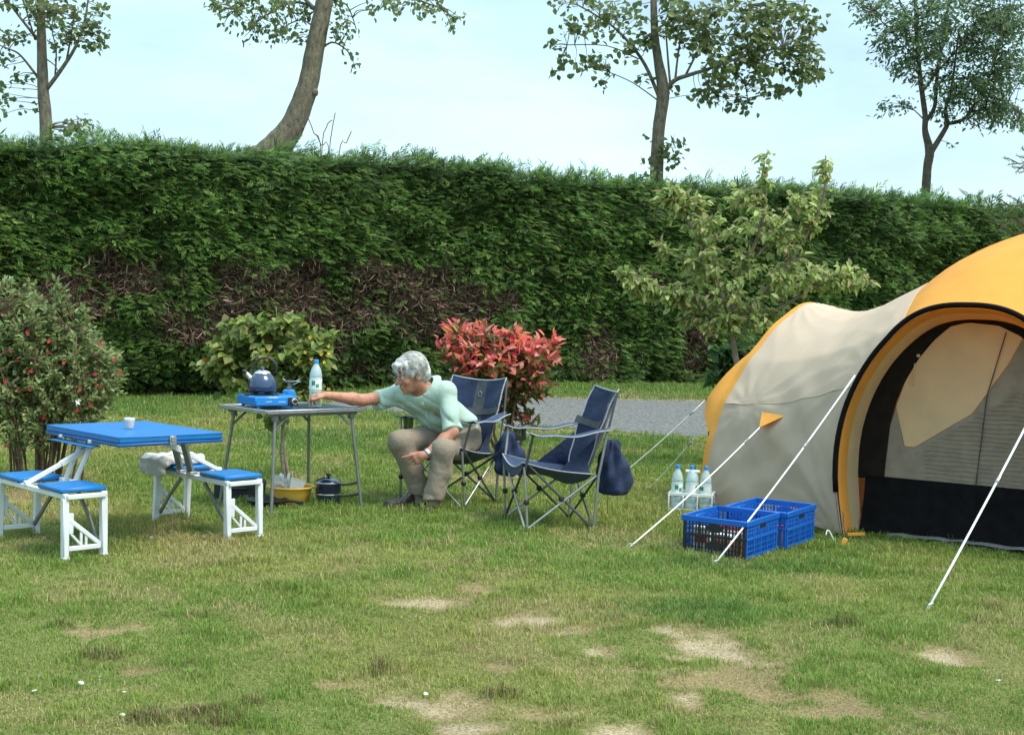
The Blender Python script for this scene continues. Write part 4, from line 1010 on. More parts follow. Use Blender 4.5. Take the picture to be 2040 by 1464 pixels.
def camp_chair():
    r = thing('camp_chair', '', 'chair', (0, 0, 0), 0, 'folding camp chairs on the lawn')
    W_ = .265
    def pole(a, b, mt=mat_pole, rad=.0085, nm='pole', mid=None):
        m_ = MB(); m_.tube([a, b] if mid is None else [a, mid, b], rad, 9); return m_.build(nm, mt, r)
    FF = [(.23, s*W_, .012) for s in (-1, 1)]; RF = [(-.22, s*W_, .012) for s in (-1, 1)]
    for s in (-1, 1):
        pole((-.22, s*W_, .0), (-.30, s*(W_+.005), .67), mat_pole, .0095, 'rear_post', (-.245, s*W_, .36))
        pole((-.296, s*(W_+.004), .64), (-.36, s*(W_-.015), .895), mat_poledark, .008, 'back_post')
        pole((.23, s*W_, .012), (-.235, s*(W_-.012), .355), mat_pole, .008, 'side_brace'); pole((-.22, s*(W_-.006), .012), (.235, s*(W_-.02), .435), mat_poledark, .008, 'side_brace')
        pole((.225, s*(W_+.01), .012), (.255, s*(W_-.005), .415), mat_pole, .0085, 'front_post')
        pole((.248, s*(W_-.005), .39), (.215, s*(W_+.035), .615), mat_pole if s < 0 else mat_poledark, .009, 'arm_post')
    for x, mt in ((.235, mat_pole), (-.225, mat_poledark)):
        for s in (-1, 1): pole((x+.004*s, s*W_, .012), (x+.004*s+(.015 if x > 0 else -.012), -s*(W_-.02), .425 if x > 0 else .35), mt if s > 0 else mat_poledark, .008, 'cross_brace')
    for x in (-.22, .23):
        for s in (-1, 1): MB().box((x, s*W_, .014), (.036, .032, .028), None, .006).build('foot', mat_blackplastic, r)
    for x, y, z in ((.243, 0, .222), (-.23, 0, .195), (.0, W_-.008, .208), (.0, -W_+.008, .208), (.235, W_+.004, .19), (.235, -W_-.004, .19)):
        MB().box((x, y, z), (.034, .030, .034), None, .007).build('joint', mat_blackplastic, r)
    # seat: sagging between its four corners
    def seat_pt(u, v):               # u 0 rear .. 1 front, v -1..1
        x = -.205+.465*u; y = v*(W_-.012); z = .365+.075*u
        sag = (1-v*v)*(.085*math.sin(PI*min(1, .25+.62*u))+.012)+.018*(1-v*v)*math.sin(u*9)
        return Vector((x+.02*math.sin(PI*u)*abs(v), y, z-sag-.012*math.sin(PI*u)*(v*v)))
    nu, nv = 14, 16
    cols_ = [-1+2*j/nv for j in range(nv+1)]
    def strip(v0, v1, name, mt, dz=0.):
        n = 8; MB().grid([[seat_pt(i/nu, v0+(v1-v0)*j/n)+Vector((0, 0, dz)) for j in range(n+1)] for i in range(nu+1)], .004).build(name, mt, r, 60)
    strip(-1, -.22, 'seat', mat_navymesh); strip(.22, 1, 'seat', mat_navymesh); strip(-.22, .22, 'seat_band', mat_greyfab)
    fl_ = MB(); fl_.grid([[seat_pt(1, v)+Vector((.003*k, 0, -.028*k*(1-.2*v*v))) for v in cols_] for k in range(3)], .003); fl_.build('seat_front_hem', mat_navy, r, 60)
    pp_ = MB(); pp_.tube([seat_pt(1, v)+Vector((.004, 0, .002)) for v in cols_], .0055, 6)
    for s in (-1, 1): pp_.tube([seat_pt(i/nu, s)+Vector((0, s*.003, .001)) for i in range(nu+1)], .0045, 6)
    pp_.build('seat_piping', mat_piping, r, 180)
    def back_pt(u, v):               # u 0 bottom .. 1 top
        hw = (W_-.02)*(.80+.16*u+.05*math.sin(PI*u)); x0 = -.205-.075*u-.09*u*u; z = .375+.525*u+(.015*v*v*u)
        sag = (1-v*v)*(.060+.03*math.sin(PI*u)); wr = .006*math.sin(7*u+5*v)*(1-v*v)+.004*math.sin(17*u-6*v)
        return Vector((x0-sag+wr+.02*(1-u), v*hw, z-.014*(1-v*v)*u))
    nb = 16
    def bstrip(v0, v1, name, mt):
        n = 8; MB().grid([[back_pt(i/nb, v0+(v1-v0)*j/n) for j in range(n+1)] for i in range(nb+1)], .004).build(name, mt, r, 60)
    bstrip(-1, -.20, 'backrest', mat_navy); bstrip(.20, 1, 'backrest', mat_navy); bstrip(-.20, .20, 'backrest_band', mat_greyfab)
    em = MB(); c0 = back_pt(.80, 0)+Vector((.006, 0, 0)); em.tube([c0+Vector((0, .016*math.cos(a), .020*math.sin(a))) for a in [i*PI/6 for i in range(13)]], .002, 5); em.build('emblem', mat_piping, r)
    pb = MB(); pb.tube([back_pt(i/nb, -1) for i in range(nb+1)]+[back_pt(1, v) for v in cols_[1:-1]]+[back_pt(1-i/nb, 1) for i in range(nb+1)], .0055, 6); pb.build('backrest_piping', mat_piping, r, 180)
    sp_ = MB(); sp_.grid([[back_pt(.50+.085*k, v*1.06)+Vector((.008, 0, .02*v*v)) for v in [-1+2*j/12 for j in range(13)]] for k in (0, .5, 1)], .003); sp_.build('back_strap', mat_greyfab, r, 60)
    for s in (-1, 1):                # corner gussets between seat and back
        g_ = MB(); g_.grid([[back_pt(.42*(1-k/4), s)*(1-t)+Vector(seat_pt(.55*(1-k/4)*0+.45*(1-k/4), s))*t for t in (0, .33, .66, 1)] for k in range(5)], .003); g_.build('corner_gusset', mat_navy, r, 60)
        def arm_pt(t, q):            # t rear..front, q across
            x = -.30+.54*t; z = .655-.035*t-.022*math.sin(PI*t)+.022*max(0, (t-.9)/.1)
            return Vector((x, s*(W_+.022)+q*(.038+.012*t), z-.010*(1-q*q)+.006*math.sin(11*t)))
        a_ = MB(); a_.grid([[arm_pt(i/14, q) for q in (-1, -.5, 0, .5, 1)] for i in range(15)], .005); ao = a_.build('armrest', mat_navymesh, r, 60)
        e_ = MB()
        for q in (-1, 1): e_.tube([arm_pt(i/14, q) for i in range(15)], .0048, 6)
        e_.tube([arm_pt(1, q) for q in (-1, -.5, 0, .5, 1)], .0048, 6); e_.build('piping', mat_piping, ao, 180)
        if s < 0:
            c1 = arm_pt(.80, 0)
            MB().tube([c1+Vector((.042*math.cos(a), .034*math.sin(a), .008)) for a in [i*2*PI/18 for i in range(18)]], .005, 6, closed=True).build('cup_ring', mat_blackplastic, ao)
            MB().lathe([(.038, .004), (.034, -.075), (0, -.076)], c1, Matrix.Diagonal((1, .85, 1)), 16, False).build('cup_holder', mat_netting, ao)
            cr_ = MB()
            for i in range(6):
                an = i*PI/3; d = Vector((math.cos(an), .85*math.sin(an), 0)); cr_.tube([c1+d*.0385, c1+d*.0345+Vector((0, 0, -.076))], .0018, 4)
            cr_.tube([c1+Vector((.0355*math.cos(a), .030*math.sin(a), -.076)) for a in [i*2*PI/14 for i in range(14)]], .002, 4, closed=True); cr_.build('cup_ribs', mat_blackplastic, ao)
    t_ = MB(); p = seat_pt(.98, .45); t_.grid([[p+Vector((.008+.004*k, y, -.025-.035*k)) for y in (-.03, .03)] for k in (0, .5, 1)], .002); t_.build('care_tag', mat_tagw, r)
    return r
ch2 = camp_chair(); ch2['label'] = 'empty navy folding camp chair beside the seated man, seen from its side'
ch2.location = (.275, 8.27, 0); ch2.rotation_euler = (0, 0, R(195)); ch2.name = 'camp_chair'
ch1 = copy_tree(ch2); ch1['label'] = 'navy folding camp chair that the man is sitting in'
ch1.location = (-.43, 9.12, 0); ch1.rotation_euler = (0, 0, R(240))
def bag(px, py, Y, wpx, hpx_, lab, rz, tagp):
    c = J(px, py, Y); s = Y/FPX; w_, h_ = wpx*s/2, hpx_*s; r = thing('storage_bag', lab, 'bag', (c.x, c.y, c.z), rz, 'navy drawstring bags hung on the chairs')
    def f(P):
        x, y, z = P[..., 0], P[..., 1], P[..., 2]; t = np.clip(-z/h_, 0, 1)
        rad = w_*(.30+.95*np.sin(np.clip(t, 0, 1)*1.95+.12)**1.15*.86)
        rad = rad + .011*np.sin(np.arctan2(y, x)*7+t*3)*(1-.5*t)+.010*np.sin(np.arctan2(y, x)*4-t*7)+.006*np.sin(t*19+np.arctan2(y, x)*3)
        d = np.sqrt((x-.035*t)**2+(y*1.35)**2)-np.maximum(rad, .004)
        return smax(d*.7, np.abs(z+h_*.5)-h_*.5, .035)
    V, F = snets(f, (-w_*1.9, -w_*1.9, -h_-.03), (w_*1.9, w_*1.9, .03), .008); npmesh('sack', V, F, mat_navy, r, None, True)
    nk = MB(); nk.tube([Vector((.022*math.cos(a), .018*math.sin(a), -.02)) for a in [i*2*PI/12 for i in range(12)]], .006, 6, closed=True); nk.build('drawstring', mat_blackplastic, r)
    mz = Matrix.Rotation(-rz, 3, 'Z'); tp = mz@(Vector(tagp)-c)
    cd = MB(); cd.tube(smooth_path([(0, .03, -.03), (.0, .06, -h_*.9), (tp.x*.8, tp.y*.8, (tp.z)*.75), tp]), .0022, 5); co = cd.build('cord', mat_blackplastic, r)
    MB().box(tp+Vector((0, 0, -.005)), (.016, .014, .028), None, .004).build('cord_lock', mat_cordy, co)
    MB().box(tp+Vector((.008, -.004, -.034)), (.034, .003, .022), Matrix.Rotation(R(20), 3, 'Y'), .0008).build('cord_tag', mat_tagw, co)
bag(1218, 874, 8.20, 60, 112, 'large navy drawstring bag hanging on the empty camp chair', 0., G(1209, 1036)+Vector((0, 0, .03)))
bag(1012, 858, 9.12, 56, 90, 'navy drawstring bag hanging on the man\'s chair, behind the empty chair\'s arm', R(10), G(1021, 985)+Vector((0, 0, .05)))

# ---- folding crates and what is in them
mat_crate = M('blue_crate_plastic', (.005, .105, .45), rough=.42, var=.10, scale=14, spec=.4, dirt=.06)
mat_crateblk = M('black_crate_plastic', (.016, .017, .02), rough=.5, var=.15, scale=20)
CRU = Vector((.84, -.545, 0)).normalized(); cang = math.atan2(CRU.y, CRU.x)
cp = G(1358, 1100)+CRU*.20
def crate(at_, lab, front_mt):
    r = thing('folding_crate', lab, 'crate', at_, cang, 'blue folding crates by the tent')
    a, b, h = .405, .51, .225; s = .97
    def wall(p0, p1, mt, nm, handle):
        m_ = MB(); p0 = Vector(p0); p1 = Vector(p1); d = p1-p0; L_ = d.length; th = .009
        def seg(x0, z0, x1, z1, wdt, t=th): m_.bar(p0+d*(x0/L_)+Vector((0, 0, z0)), p0+d*(x1/L_)+Vector((0, 0, z1)), t, wdt, (0, 0, 1) if abs(x1-x0) > abs(z1-z0) else d, .001)
        seg(0, .010, L_, .010, .020); seg(0, h*.52, L_, h*.52, .016, th+.005); 
        seg(.009, .0, .009, h-.03, .018, th+.003); seg(L_-.009, 0, L_-.009, h-.03, .018, th+.003)
        n = 17
        for i in range(1, n):
            x = .018+(L_-.036)*i/n; seg(x, .02, x, h-.032, .0075 if i % 4 else .016)
        for z in (.045, .075, .15, .175): seg(.018, z, L_-.018, z, .005, th*.7)
        if handle:
            m_.box(p0+d*.5+Vector((0, 0, h*.80)), (.0,)*3 if False else (abs(d.x)*.0+.15 if abs(d.x) > abs(d.y) else .011, .15 if abs(d.y) >= abs(d.x) else .011, .050), None, .004)
        else:
            for z in (.165, .062):
                k = p0+d*.5+Vector((0, 0, z)); nrm_ = Vector((d.y, -d.x, 0)).normalized()
                rot = Matrix((d.normalized(), Vector((0, 0, 1)), nrm_)).transposed()
                m_.lathe([(.050, -.006), (.052, 0), (.050, .006)], k, rot@Matrix.Diagonal((1, .55, 1)), 20)
        return m_.build(nm, mt, r)
    x0, x1, y0, y1 = -a/2*s, a/2*s, 0.006, b*s
    wall((x0, y0, 0), (x1, y0, 0), front_mt, 'side_panel', False); wall((x1, y0+.006, 0), (x1, y1-.006, 0), mat_crate, 'side_panel', True)
    wall((x1, y1, 0), (x0, y1, 0), mat_crate, 'side_panel', False); wall((x0, y1-.006, 0), (x0, y0+.006, 0), mat_crate, 'side_panel', True)
    q = MB(); rz = h-.016
    pts = [(x0-.006, y0-.006), (x1+.006, y0-.006), (x1+.006, y1+.006), (x0-.006, y1+.006)]
    for i in range(4):
        p, n_ = Vector((*pts[i], rz)), Vector((*pts[(i+1) % 4], rz)); dd = (n_-p).normalized(); q.bar(p-dd*.006, n_-dd*.0065, .013, .034, ch=.003)
    q.build('rim', mat_crate, r)
    bs = MB(); bs.box((0, b*s/2, .006), (a*s-.012, b*s-.006, .006)); bs.build('base', mat_crate, r)
    hs = MB(); hs.box((x1+.0075, (y0+y1)/2, h*.80), (.003, .085, .026), None, .001); hs.box((x0-.0075, (y0+y1)/2, h*.80), (.003, .085, .026), None, .001); hs.build('hand_slot', mat_crateblk, r)
    return r
c1 = crate(cp, 'blue folding crate with a black slatted front, nearest the guy rope', mat_crateblk)
cv = Vector((-CRU.y, CRU.x, 0)); cp2 = cp + cv*.525 + CRU*.045
c2 = crate(cp2, 'all blue folding crate standing against the tent behind the other crate', mat_crate)
def item(kind, lab, cat, base, lu, lv, z, build):
    p = base+CRU*lu+cv*lv; r = thing(kind, lab, cat, (p.x, p.y, z), cang); build(r)
def carton(sx, sy, sz, mt, mt2):
    def b(r):
        MB().box((0, 0, sz/2), (sx, sy, sz), None, .002).build('box', mt, r); MB().box((0, -sy/2-.0012, sz*.55), (sx*.8, .002, sz*.35), None, .0008).build('label', mt2, r)
    return b
def jar(rad, h, mt, lidm):
    def b(r):
        MB().lathe([(0, 0), (rad, 0), (rad, h*.8), (rad*.8, h*.88), (rad*.8, h*.9)]).build('jar_body', mt, r); MB().lathe([(rad*.85, h*.88), (rad*.85, h), (0, h)]).build('lid', lidm, r)
    return b
mw = M('white_card', (.72, .72, .70), rough=.6, var=.05); mredc = M('red_card', (.55, .05, .05), rough=.5, var=.08); mor = M('orange_pack', (.62, .28, .08), rough=.5, var=.1); mpink = M('pink_pack', (.70, .28, .30), rough=.5, var=.1); mgrn = M('green_pack', (.10, .28, .12), rough=.5, var=.1); mtin = mat_steel
item('food_carton', 'white and red food carton in the black fronted crate', 'carton', c1.location, -.10, .07, .011, carton(.10, .06, .15, mw, mredc))
item('food_carton', 'white carton with orange stripe in the middle of the black fronted crate', 'carton', c1.location, .035, .055, .011, carton(.11, .05, .12, mw, mor))
item('food_jar', 'small jar with white lid at the front right of the black fronted crate', 'jar', c1.location, .14, .06, .011, jar(.036, .13, mor, mw))
item('food_packet', 'red packet at the rear of the black fronted crate', 'packet', c1.location, .02, .22, .011, carton(.16, .06, .17, mredc, mw))
item('food_tin', 'shiny tin at the rear left of the black fronted crate', 'tin', c1.location, -.12, .24, .011, jar(.045, .13, mtin, mtin))
item('food_carton', 'green and white carton at the rear right of the black fronted crate', 'carton', c1.location, .12, .26, .011, carton(.08, .09, .14, mgrn, mw))
item('food_packet', 'pink packet low in the right of the all blue crate', 'packet', c2.location, .13, .22, .011, carton(.08, .18, .09, mpink, mw))
item('food_jar', 'jar with orange contents beside the pink packet in the all blue crate', 'jar', c2.location, .14, .09, .011, jar(.035, .12, mor, mredc))
item('food_carton', 'white carton at the left of the all blue crate', 'carton', c2.location, -.06, .15, .011, carton(.12, .16, .13, mw, mgrn))

# ---- white bottle carrier with water bottles
def carrier():
    g = G(1366, 1020); ang = R(-14); base = Vector((g.x+.055, g.y+.10, 0)); r = thing('bottle_carrier', 'white plastic bottle carrier on the grass left of the tent', 'bottle carrier', base, ang)
    m_ = MB(); W2, D2 = .155, .105
    for z in (.012, .125):
        for s in (-1, 1): m_.bar((-W2-.008, s*D2, z), (W2+.008, s*D2, z), .010, .022); m_.bar((s*W2, -D2+.005, z), (s*W2, D2-.005, z), .010, .022)
    for x in (-W2, -W2/3, W2/3, W2):
        for s in (-1, 1): m_.bar((x, s*D2, .02), (x, s*D2, .118), .009, .020)
    m_.build('basket', mat_softwhite, r)
    k = MB(); k.bar((-W2, 0, .125), (W2, 0, .125), .010, .020)
    for x in (-W2/3, W2/3): k.bar((x, -D2+.006, .120), (x, -.006, .120), .008, .018); k.bar((x, .006, .120), (x, D2-.006, .120), .008, .018)
    k.build('divider', mat_softwhite, r)
    h = MB(); h.tube([(-.0, 0, .13), (0, 0, .26), (0, 0, .28)], .010, 8); h.tube([(-.05, 0, .285), (.05, 0, .285)], .011, 8); h.build('handle', mat_softwhite, r)
    MB().box((0, 0, .004), (2*W2, 2*D2, .006)).build('base', mat_softwhite, r)
    rot = Matrix.Rotation(ang, 3, 'Z'); first = None
    mb_brown = M('brown_cap', (.06, .035, .02), rough=.4, var=.1)
    for i, (x, y, lab) in enumerate(((-.102, -.052, 'front left blue capped water bottle in the white carrier'), (0, -.052, 'front middle blue capped water bottle in the white carrier'), (.102, -.052, 'blue capped water bottle in the white carrier next to the orange tent edge'), (-.0, .052, 'brown capped bottle at the back of the white carrier'))):
        p = base+rot@Vector((x, y, .009))
        if i in (0, 3):
            o = thing('water_bottle', lab, 'bottle', p, i*.7, 'bottles in the white carrier'); bottle_parts(o, 1.0 if i < 3 else .96, False, mat_cap if i == 0 else mb_brown); first = first or o
        else:
            o = copy_tree(first); o.location = p; o.rotation_euler = (0, 0, i*1.1); o['label'] = lab
carrier()
# ================================================================== THE TENT
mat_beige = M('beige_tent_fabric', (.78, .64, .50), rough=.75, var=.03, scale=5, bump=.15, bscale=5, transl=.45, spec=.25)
mat_greige = M('greyish_shaded_tent_wall', (.61, .495, .38), rough=.8, var=.05, scale=6, bump=.25, bscale=7, transl=.35, spec=.2, dirt=.04)  # thinner single layer; the upright wall's shade is also put into the colour
mat_orange = M('orange_tent_fabric', (.90, .46, .085), rough=.65, var=.05, scale=5, bump=.22, bscale=5, transl=.40, spec=.3)
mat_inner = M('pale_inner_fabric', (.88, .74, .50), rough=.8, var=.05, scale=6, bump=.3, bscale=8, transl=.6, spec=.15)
mat_blackfab = M('black_tent_fabric', (.007, .0065, .007), rough=.85, var=.3, scale=12, bump=.4, bscale=22, spec=.08)
mat_brownfab = M('dark_brown_fabric', (.016, .012, .010), rough=.85, var=.25, scale=12, bump=.3, bscale=22, spec=.08)
mat_mesh = M('grey_insect_mesh', (.42, .36, .29), rough=.85, var=.12, scale=14, bump=.25, bscale=30, alpha=.90, spec=.1, transl=.4)
mat_gsheet = M('grey_groundsheet', (.22, .22, .23), rough=.5, var=.2, scale=8, bump=.4, bscale=12)
mat_rope = M('white_guy_rope', (.78, .78, .75), rough=.8, var=.15, scale=160)
mat_slider = M('rope_slider', (.32, .32, .33), rough=.35, var=.1, metal=.3)
T0 = Vector((2.18, 8.15, 0)); d2 = Vector((.84, -.54, 0)).normalized(); n2 = Vector((.54, .84, 0)).normalized()
TENT = thing('tent', 'large orange and beige dome tent with an open porch, at the right', 'tent', T0+d2*.9+n2*1.0)
TO = TENT.location.copy()
def tm(): return MB(TO)
AW, AH, AN = .735, 1.52, 2.6
def arch(t, k=1., off=0.):              # t metres along the porch arch, 0 .. 2*AW
    s = max(-1, min(1, (t-AW)/AW)); z = AH*k*max(0, 1-abs(s)**AN)**(1/AN)
    bow = -.075*math.sin(PI*min(1, max(0, z/1.3)))*(1 if t < AW else -1) if abs(s) > .5 else -.075*math.sin(PI*min(1, z/1.3))*(-s*2)
    return T0 + d2*(AW+s*AW*k+bow*(1 if abs(s) > .0 else 0)) + n2*off + Vector((0, 0, z))
def arch_pts(ta, tb, n, k=1., off=0.):  # evenly spaced by angle so both legs stay smooth
    iv = lambda t: math.acos(math.copysign(min(1, abs((AW-t)/AW))**.8, AW-t)); fa = iv(ta); fb = iv(tb)
    out = []
    for i in range(n+1):
        f = fa+(fb-fa)*i/n; c = math.copysign(abs(math.cos(f))**(1.25), math.cos(f)); out.append(arch(AW-AW*c, k, off))
    return out
def resample(pts, n):
    pts = [Vector(p) for p in pts]; L_ = [0]
    for a, b in zip(pts, pts[1:]): L_.append(L_[-1]+(b-a).length)
    out = []; j = 0
    for i in range(n+1):
        t = L_[-1]*i/n
        while j < len(L_)-2 and L_[j+1] < t: j += 1
        f = (t-L_[j])/max(1e-9, L_[j+1]-L_[j]); out.append(pts[j].lerp(pts[j+1], min(1, f)))
    return out
# rear hoop of the sleeping wing
N1 = Vector((1.417, 9.32, 0)); c1_ = Vector((.84, .545, 0)).normalized()
PR = [(0, 0), (.03, .30), (.10, .58), (.20, .79), (.36, 1.02), (.52, 1.20), (.70, 1.36), (.86, 1.47), (1.0, 1.535), (1.12, 1.555)]
PR = PR + [(2.24-s, z) for s, z in PR[-2::-1]]
hoop1 = smooth_path([N1+c1_*s+Vector((0, 0, z)) for s, z in PR], 4)
C3 = Vector((3.72, 8.42, 0)); W3, H3 = 1.62, 2.07
def hoop3(s): return C3 + d2*s + Vector((0, 0, H3*math.sqrt(max(0, 1-(s/W3)**2))))
TS = .335; S3 = -.93
seamA = arch(TS); seamB = hoop3(S3); seam = [seamA.lerp(seamB, i/8)+Vector((0, 0, .05*math.sin(PI*i/8))) for i in range(9)]
Jn = arch_pts(0, TS, 24)+seam[1:]
Jf = smooth_path([seamB, Vector((3.15, 9.35, 1.50)), Vector((3.50, 9.80, .95)), Vector((3.62, 10.0, 0))], 5)
half = len(hoop1)//2
NQ, NP = 56, 84
Ha = resample(hoop1[:half+1], NP)+resample(hoop1[half:], NP)[1:]
Ja = resample(Jn, NP)+resample(Jf, NP)[1:]
# make the seam height line agree on both ends: the wall below, the roof above
def wing(q, p):
    a, b = Ha[p], Ja[p]; v = a.lerp(b, q); u = p/(2*NP)
    top = math.sin(PI*min(1, max(0, u)))**2
    v = v - Vector((0, 0, .085*math.sin(PI*q)**1.0*top + .05*math.sin(PI*q)**2*top))
    out = Vector((-.84, -.545, 0)) if u < .5 else Vector((.84, .545, 0))
    v = v + out*(-.035*math.sin(PI*q)*math.sin(PI*min(1, u*2.3)) )
    w_ = .002*math.sin(9*q*PI+u*22)*math.sin(PI*q)+.004*math.sin(u*70+q*9)*math.exp(-((q-.02)/.18)**2)+.002*math.sin((u*60-q*34))*math.sin(PI*q)**.5
    # tension creases running from the lower corners
    w_ += .015*math.sin(PI*q)**.7*math.sin((q*2.0+u*9)*7+2*math.sin(q*5+u*14))*max(0, 1-u/.30) + .008*math.sin((q*1.3-u*8)*11)*math.sin(PI*q)*max(0, 1-u/.28)
    X_ = q*1.42; Zm = min(u, 1-u)*4.3
    def rays(cx, cz, k, ph, reach, amp):
        r_ = math.hypot(X_-cx, Zm-cz)+1e-4; th = math.atan2(Zm-cz, X_-cx)
        return amp*(1-abs(math.sin(th*k+ph+.8*math.sin(r_*5)))**.5)*math.exp(-r_/reach)*min(1, r_/.12)
    edge = min(1, q*12)*min(1, (1-q)*12+.1)
    if u < .5: w_ += edge*(rays(1.42, .0, 9, .4, .55, .030)+rays(.05, .0, 8, 1.1, .45, .022)+rays(.34, .80, 7, .2, .35, .022)+rays(1.42, .95, 8, .9, .4, .018))
    w_ += edge*(rays(.0, 2.05, 10, .3, .30, .030)+rays(.75, 2.2, 7, .6, .25, .012))
    v = v + (out*.8+Vector((0, 0, .6)))*w_
    if p == 0 or p == 2*NP: v.z = max(0, v.z) + .015+.02*math.sin(PI*q)
    return v
QS = [0, .018, .036, .046]+[.046+.954*(i+1)/NQ for i in range(NQ)]
def wsheet(q0, q1, p0, p1, name, mt, thick=.004, off=0.):
    qs = [q for q in QS if q0-1e-6 <= q <= q1+1e-6]
    P = [[wing(q, p) for p in range(p0, p1+1)] for q in qs]
    m_ = tm(); m_.grid(P, thick); return m_.build(name, mt, TENT, 70)
PSPL = min(range(NP), key=lambda p: abs((Ha[p].z)-.75))
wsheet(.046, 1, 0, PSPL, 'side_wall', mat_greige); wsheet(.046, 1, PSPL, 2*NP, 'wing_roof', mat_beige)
wsheet(0, .046, 0, 2*NP, 'orange_edge', mat_orange)
sm_ = tm(); sm_.tube([wing(q, PSPL)+Vector((-.004, -.003, 0)) for q in QS[3:]], .0035, 5); sm_.build('wall_seam', mat_greige, TENT, 180)
vl = tm(); vl.grid([[wing(q, 0)+Vector((.01, .01, .02)), Vector((wing(q, 0).x+.02, wing(q, 0).y+.02, -.005))] for q in QS[28:]], .003); vl.build('mud_flap', mat_blackfab, TENT)
# orange dome over the porch
NS = 40
A_ = arch_pts(TS, 2*AW, 90); B_ = [hoop3(S3+(W3-S3)*(i/NS)) for i in range(NS+1)]
B_ = resample(B_, NS); A_ = resample(A_, NS)
B4c = C3+n2*1.5; B4 = resample([B4c+d2*(-1.25+2.7*i/30)+Vector((0, 0, 1.45*math.sqrt(max(0, 1-((-1.25+2.7*i/30-.1)/1.36)**2)))) for i in range(31)], NS)
rows = []
for i in range(15):
    t = i/14; rows.append([a.lerp(b, t)+Vector((0, 0, .05*math.sin(PI*t)*(1+math.sin(PI*min(1, j/NS)))))+n2*.0 + Vector((0, 0, .005*math.sin(j*.9+i*.5)*min(1, j/4))) for j, (a, b) in enumerate(zip(A_, B_))])
m_ = tm(); m_.grid(rows, .004); m_.build('dome_roof', mat_orange, TENT, 70)
rows = [[a.lerp(b, i/12)+Vector((0, 0, .22*math.sin(PI*i/12))) for a, b in zip(B_, B4)] for i in range(13)]
m_ = tm(); m_.grid(rows, .004); m_.build('rear_roof', mat_orange, TENT, 70)
m_ = tm(); m_.grid([[p.lerp(Vector((p.x, p.y, 0)), k/3)+n2*.12*k/3 for p in B4] for k in range(4)], .004); m_.build('rear_wall', mat_beige, TENT, 70)
# side under the far end of the main hoop, closed to the wing
cl = [hoop3(-W3+(S3+W3)*i/10) for i in range(11)]
m_ = tm(); m_.grid([[p.lerp(q_, k/4) for k in range(5)] for p, q_ in zip(cl, resample([Jf[-1]]+list(Jf[::-1])[1:], 10))], .004); m_.build('side_gore', mat_beige, TENT, 70)
# black piped pole sleeve on the arch, ending above the ground
ap = arch_pts(.0, 2*AW, 70); ap = [p for p in ap if p.z > .27]
ps = tm(); ps.tube([p-n2*.012 for p in ap], .0175, 8); ps.build('pole_sleeve', mat_blackfab, TENT, 180)
for e in (0, -1):
    b_ = ap[e]; f_ = Vector((T0.x, T0.y, .02)) if e == 0 else T0+d2*2*AW+Vector((0, 0, .02))
    pl = tm(); pl.tube([b_-n2*.01, b_.lerp(f_, .5)-n2*.006, f_], .0065, 8); pl.build('pole_end', mat_pole, TENT)
# porch lining: orange band then pale band back to the front wall
def lining(o0, o1, name, mt, ta=0., tb=2*AW, k0=.985, k1=.97, zc=None):
    a = arch_pts(ta, tb, 44, k0, o0); b = arch_pts(ta, tb, 44, k1, o1); m_ = tm()
    m_.grid([[p.lerp(q_, j/4) for p, q_ in zip(a, b)] for j in range(5)], .003); return m_.build(name, mt, TENT, 70)
lining(.012, .155, 'porch_band', mat_orange); lining(.155, .345, 'porch_lining', mat_inner, k0=.97, k1=.95)
# front wall, dark frame; window's lit and shaded areas coloured as panel and mesh
OFF = .345; KW = .945
def wp(t, z, o=0.): return T0 + n2*(OFF+o) + d2*t + Vector((0, 0, z))
def fpoly(pts, name, mt, o, th=.004):
    m_ = tm(); m_.plate([wp(t, z, o) for t, z in pts], th, -n2); return m_.build(name, mt, TENT)
outer = [((p-T0).dot(d2), p.z) for p in arch_pts(.0, 2*AW, 40, KW)]
win = [(.165, .37), (.170, .46), (.19, .72), (.225, .88), (.28, 1.02), (.36, 1.17), (.45, 1.29), (.55, 1.385), (.66, 1.415), (.85, 1.40), (1.00, 1.33), (1.12, 1.15), (1.22, .85), (1.26, .37)]
m_ = tm()
ring = [p for p in outer if p[1] > .0]
def onwin(i, n): return resample([Vector((t, 0, z)) for t, z in win], n)[i]
rw = resample([Vector((t, 0, z)) for t, z in win], 60); of_ = [p for p in outer if p[1] > .36]; ro = resample([Vector((of_[0][0]-.004, 0, .35))]+[Vector((t, 0, z)) for t, z in of_]+[Vector((of_[-1][0]+.004, 0, .35))], 60)
m_.grid([[wp(a.x, a.z).lerp(wp(b.x, b.z), k/2) for k in range(3)] for a, b in zip(ro, rw)], .004); m_.build('door_frame', mat_brownfab, TENT, 70)
lo = [[wp(.04+(1.38)*i/24, .375*(1-k/5)-.0, -.03*k/5-.05*(k/5)**2+.012*math.sin(i*1.1+k)*(k/5)) for i in range(25)] for k in range(6)]
m_ = tm(); m_.grid(lo, .004); m_.build('bathtub_floor', mat_blackfab, TENT, 70)
fpoly([(.165, .37), (.17, .46), (.19, .72), (.225, .835), (.29, .585), (.355, .58), (.715, .83), (.93, 1.17), (1.0, 1.33), (1.12, 1.15), (1.22, .85), (1.26, .37)], 'shaded_mesh_panel', mat_mesh, .006, .002)
fpoly([(.225, .845), (.28, 1.02), (.36, 1.17), (.45, 1.29), (.55, 1.385), (.66, 1.41), (.85, 1.40), (1.0, 1.335), (.925, 1.17), (.71, .83), (.355, .585), (.292, .59)], 'lit_panel', mat_inner, .004, .003)
z_ = tm()
for pts in ([(.90, 1.36), (.80, .95), (.755, .375)],): z_.tube([wp(t, z, -.006) for t, z in pts], .004, 5)
z_.build('zip', mat_greyfab, TENT)
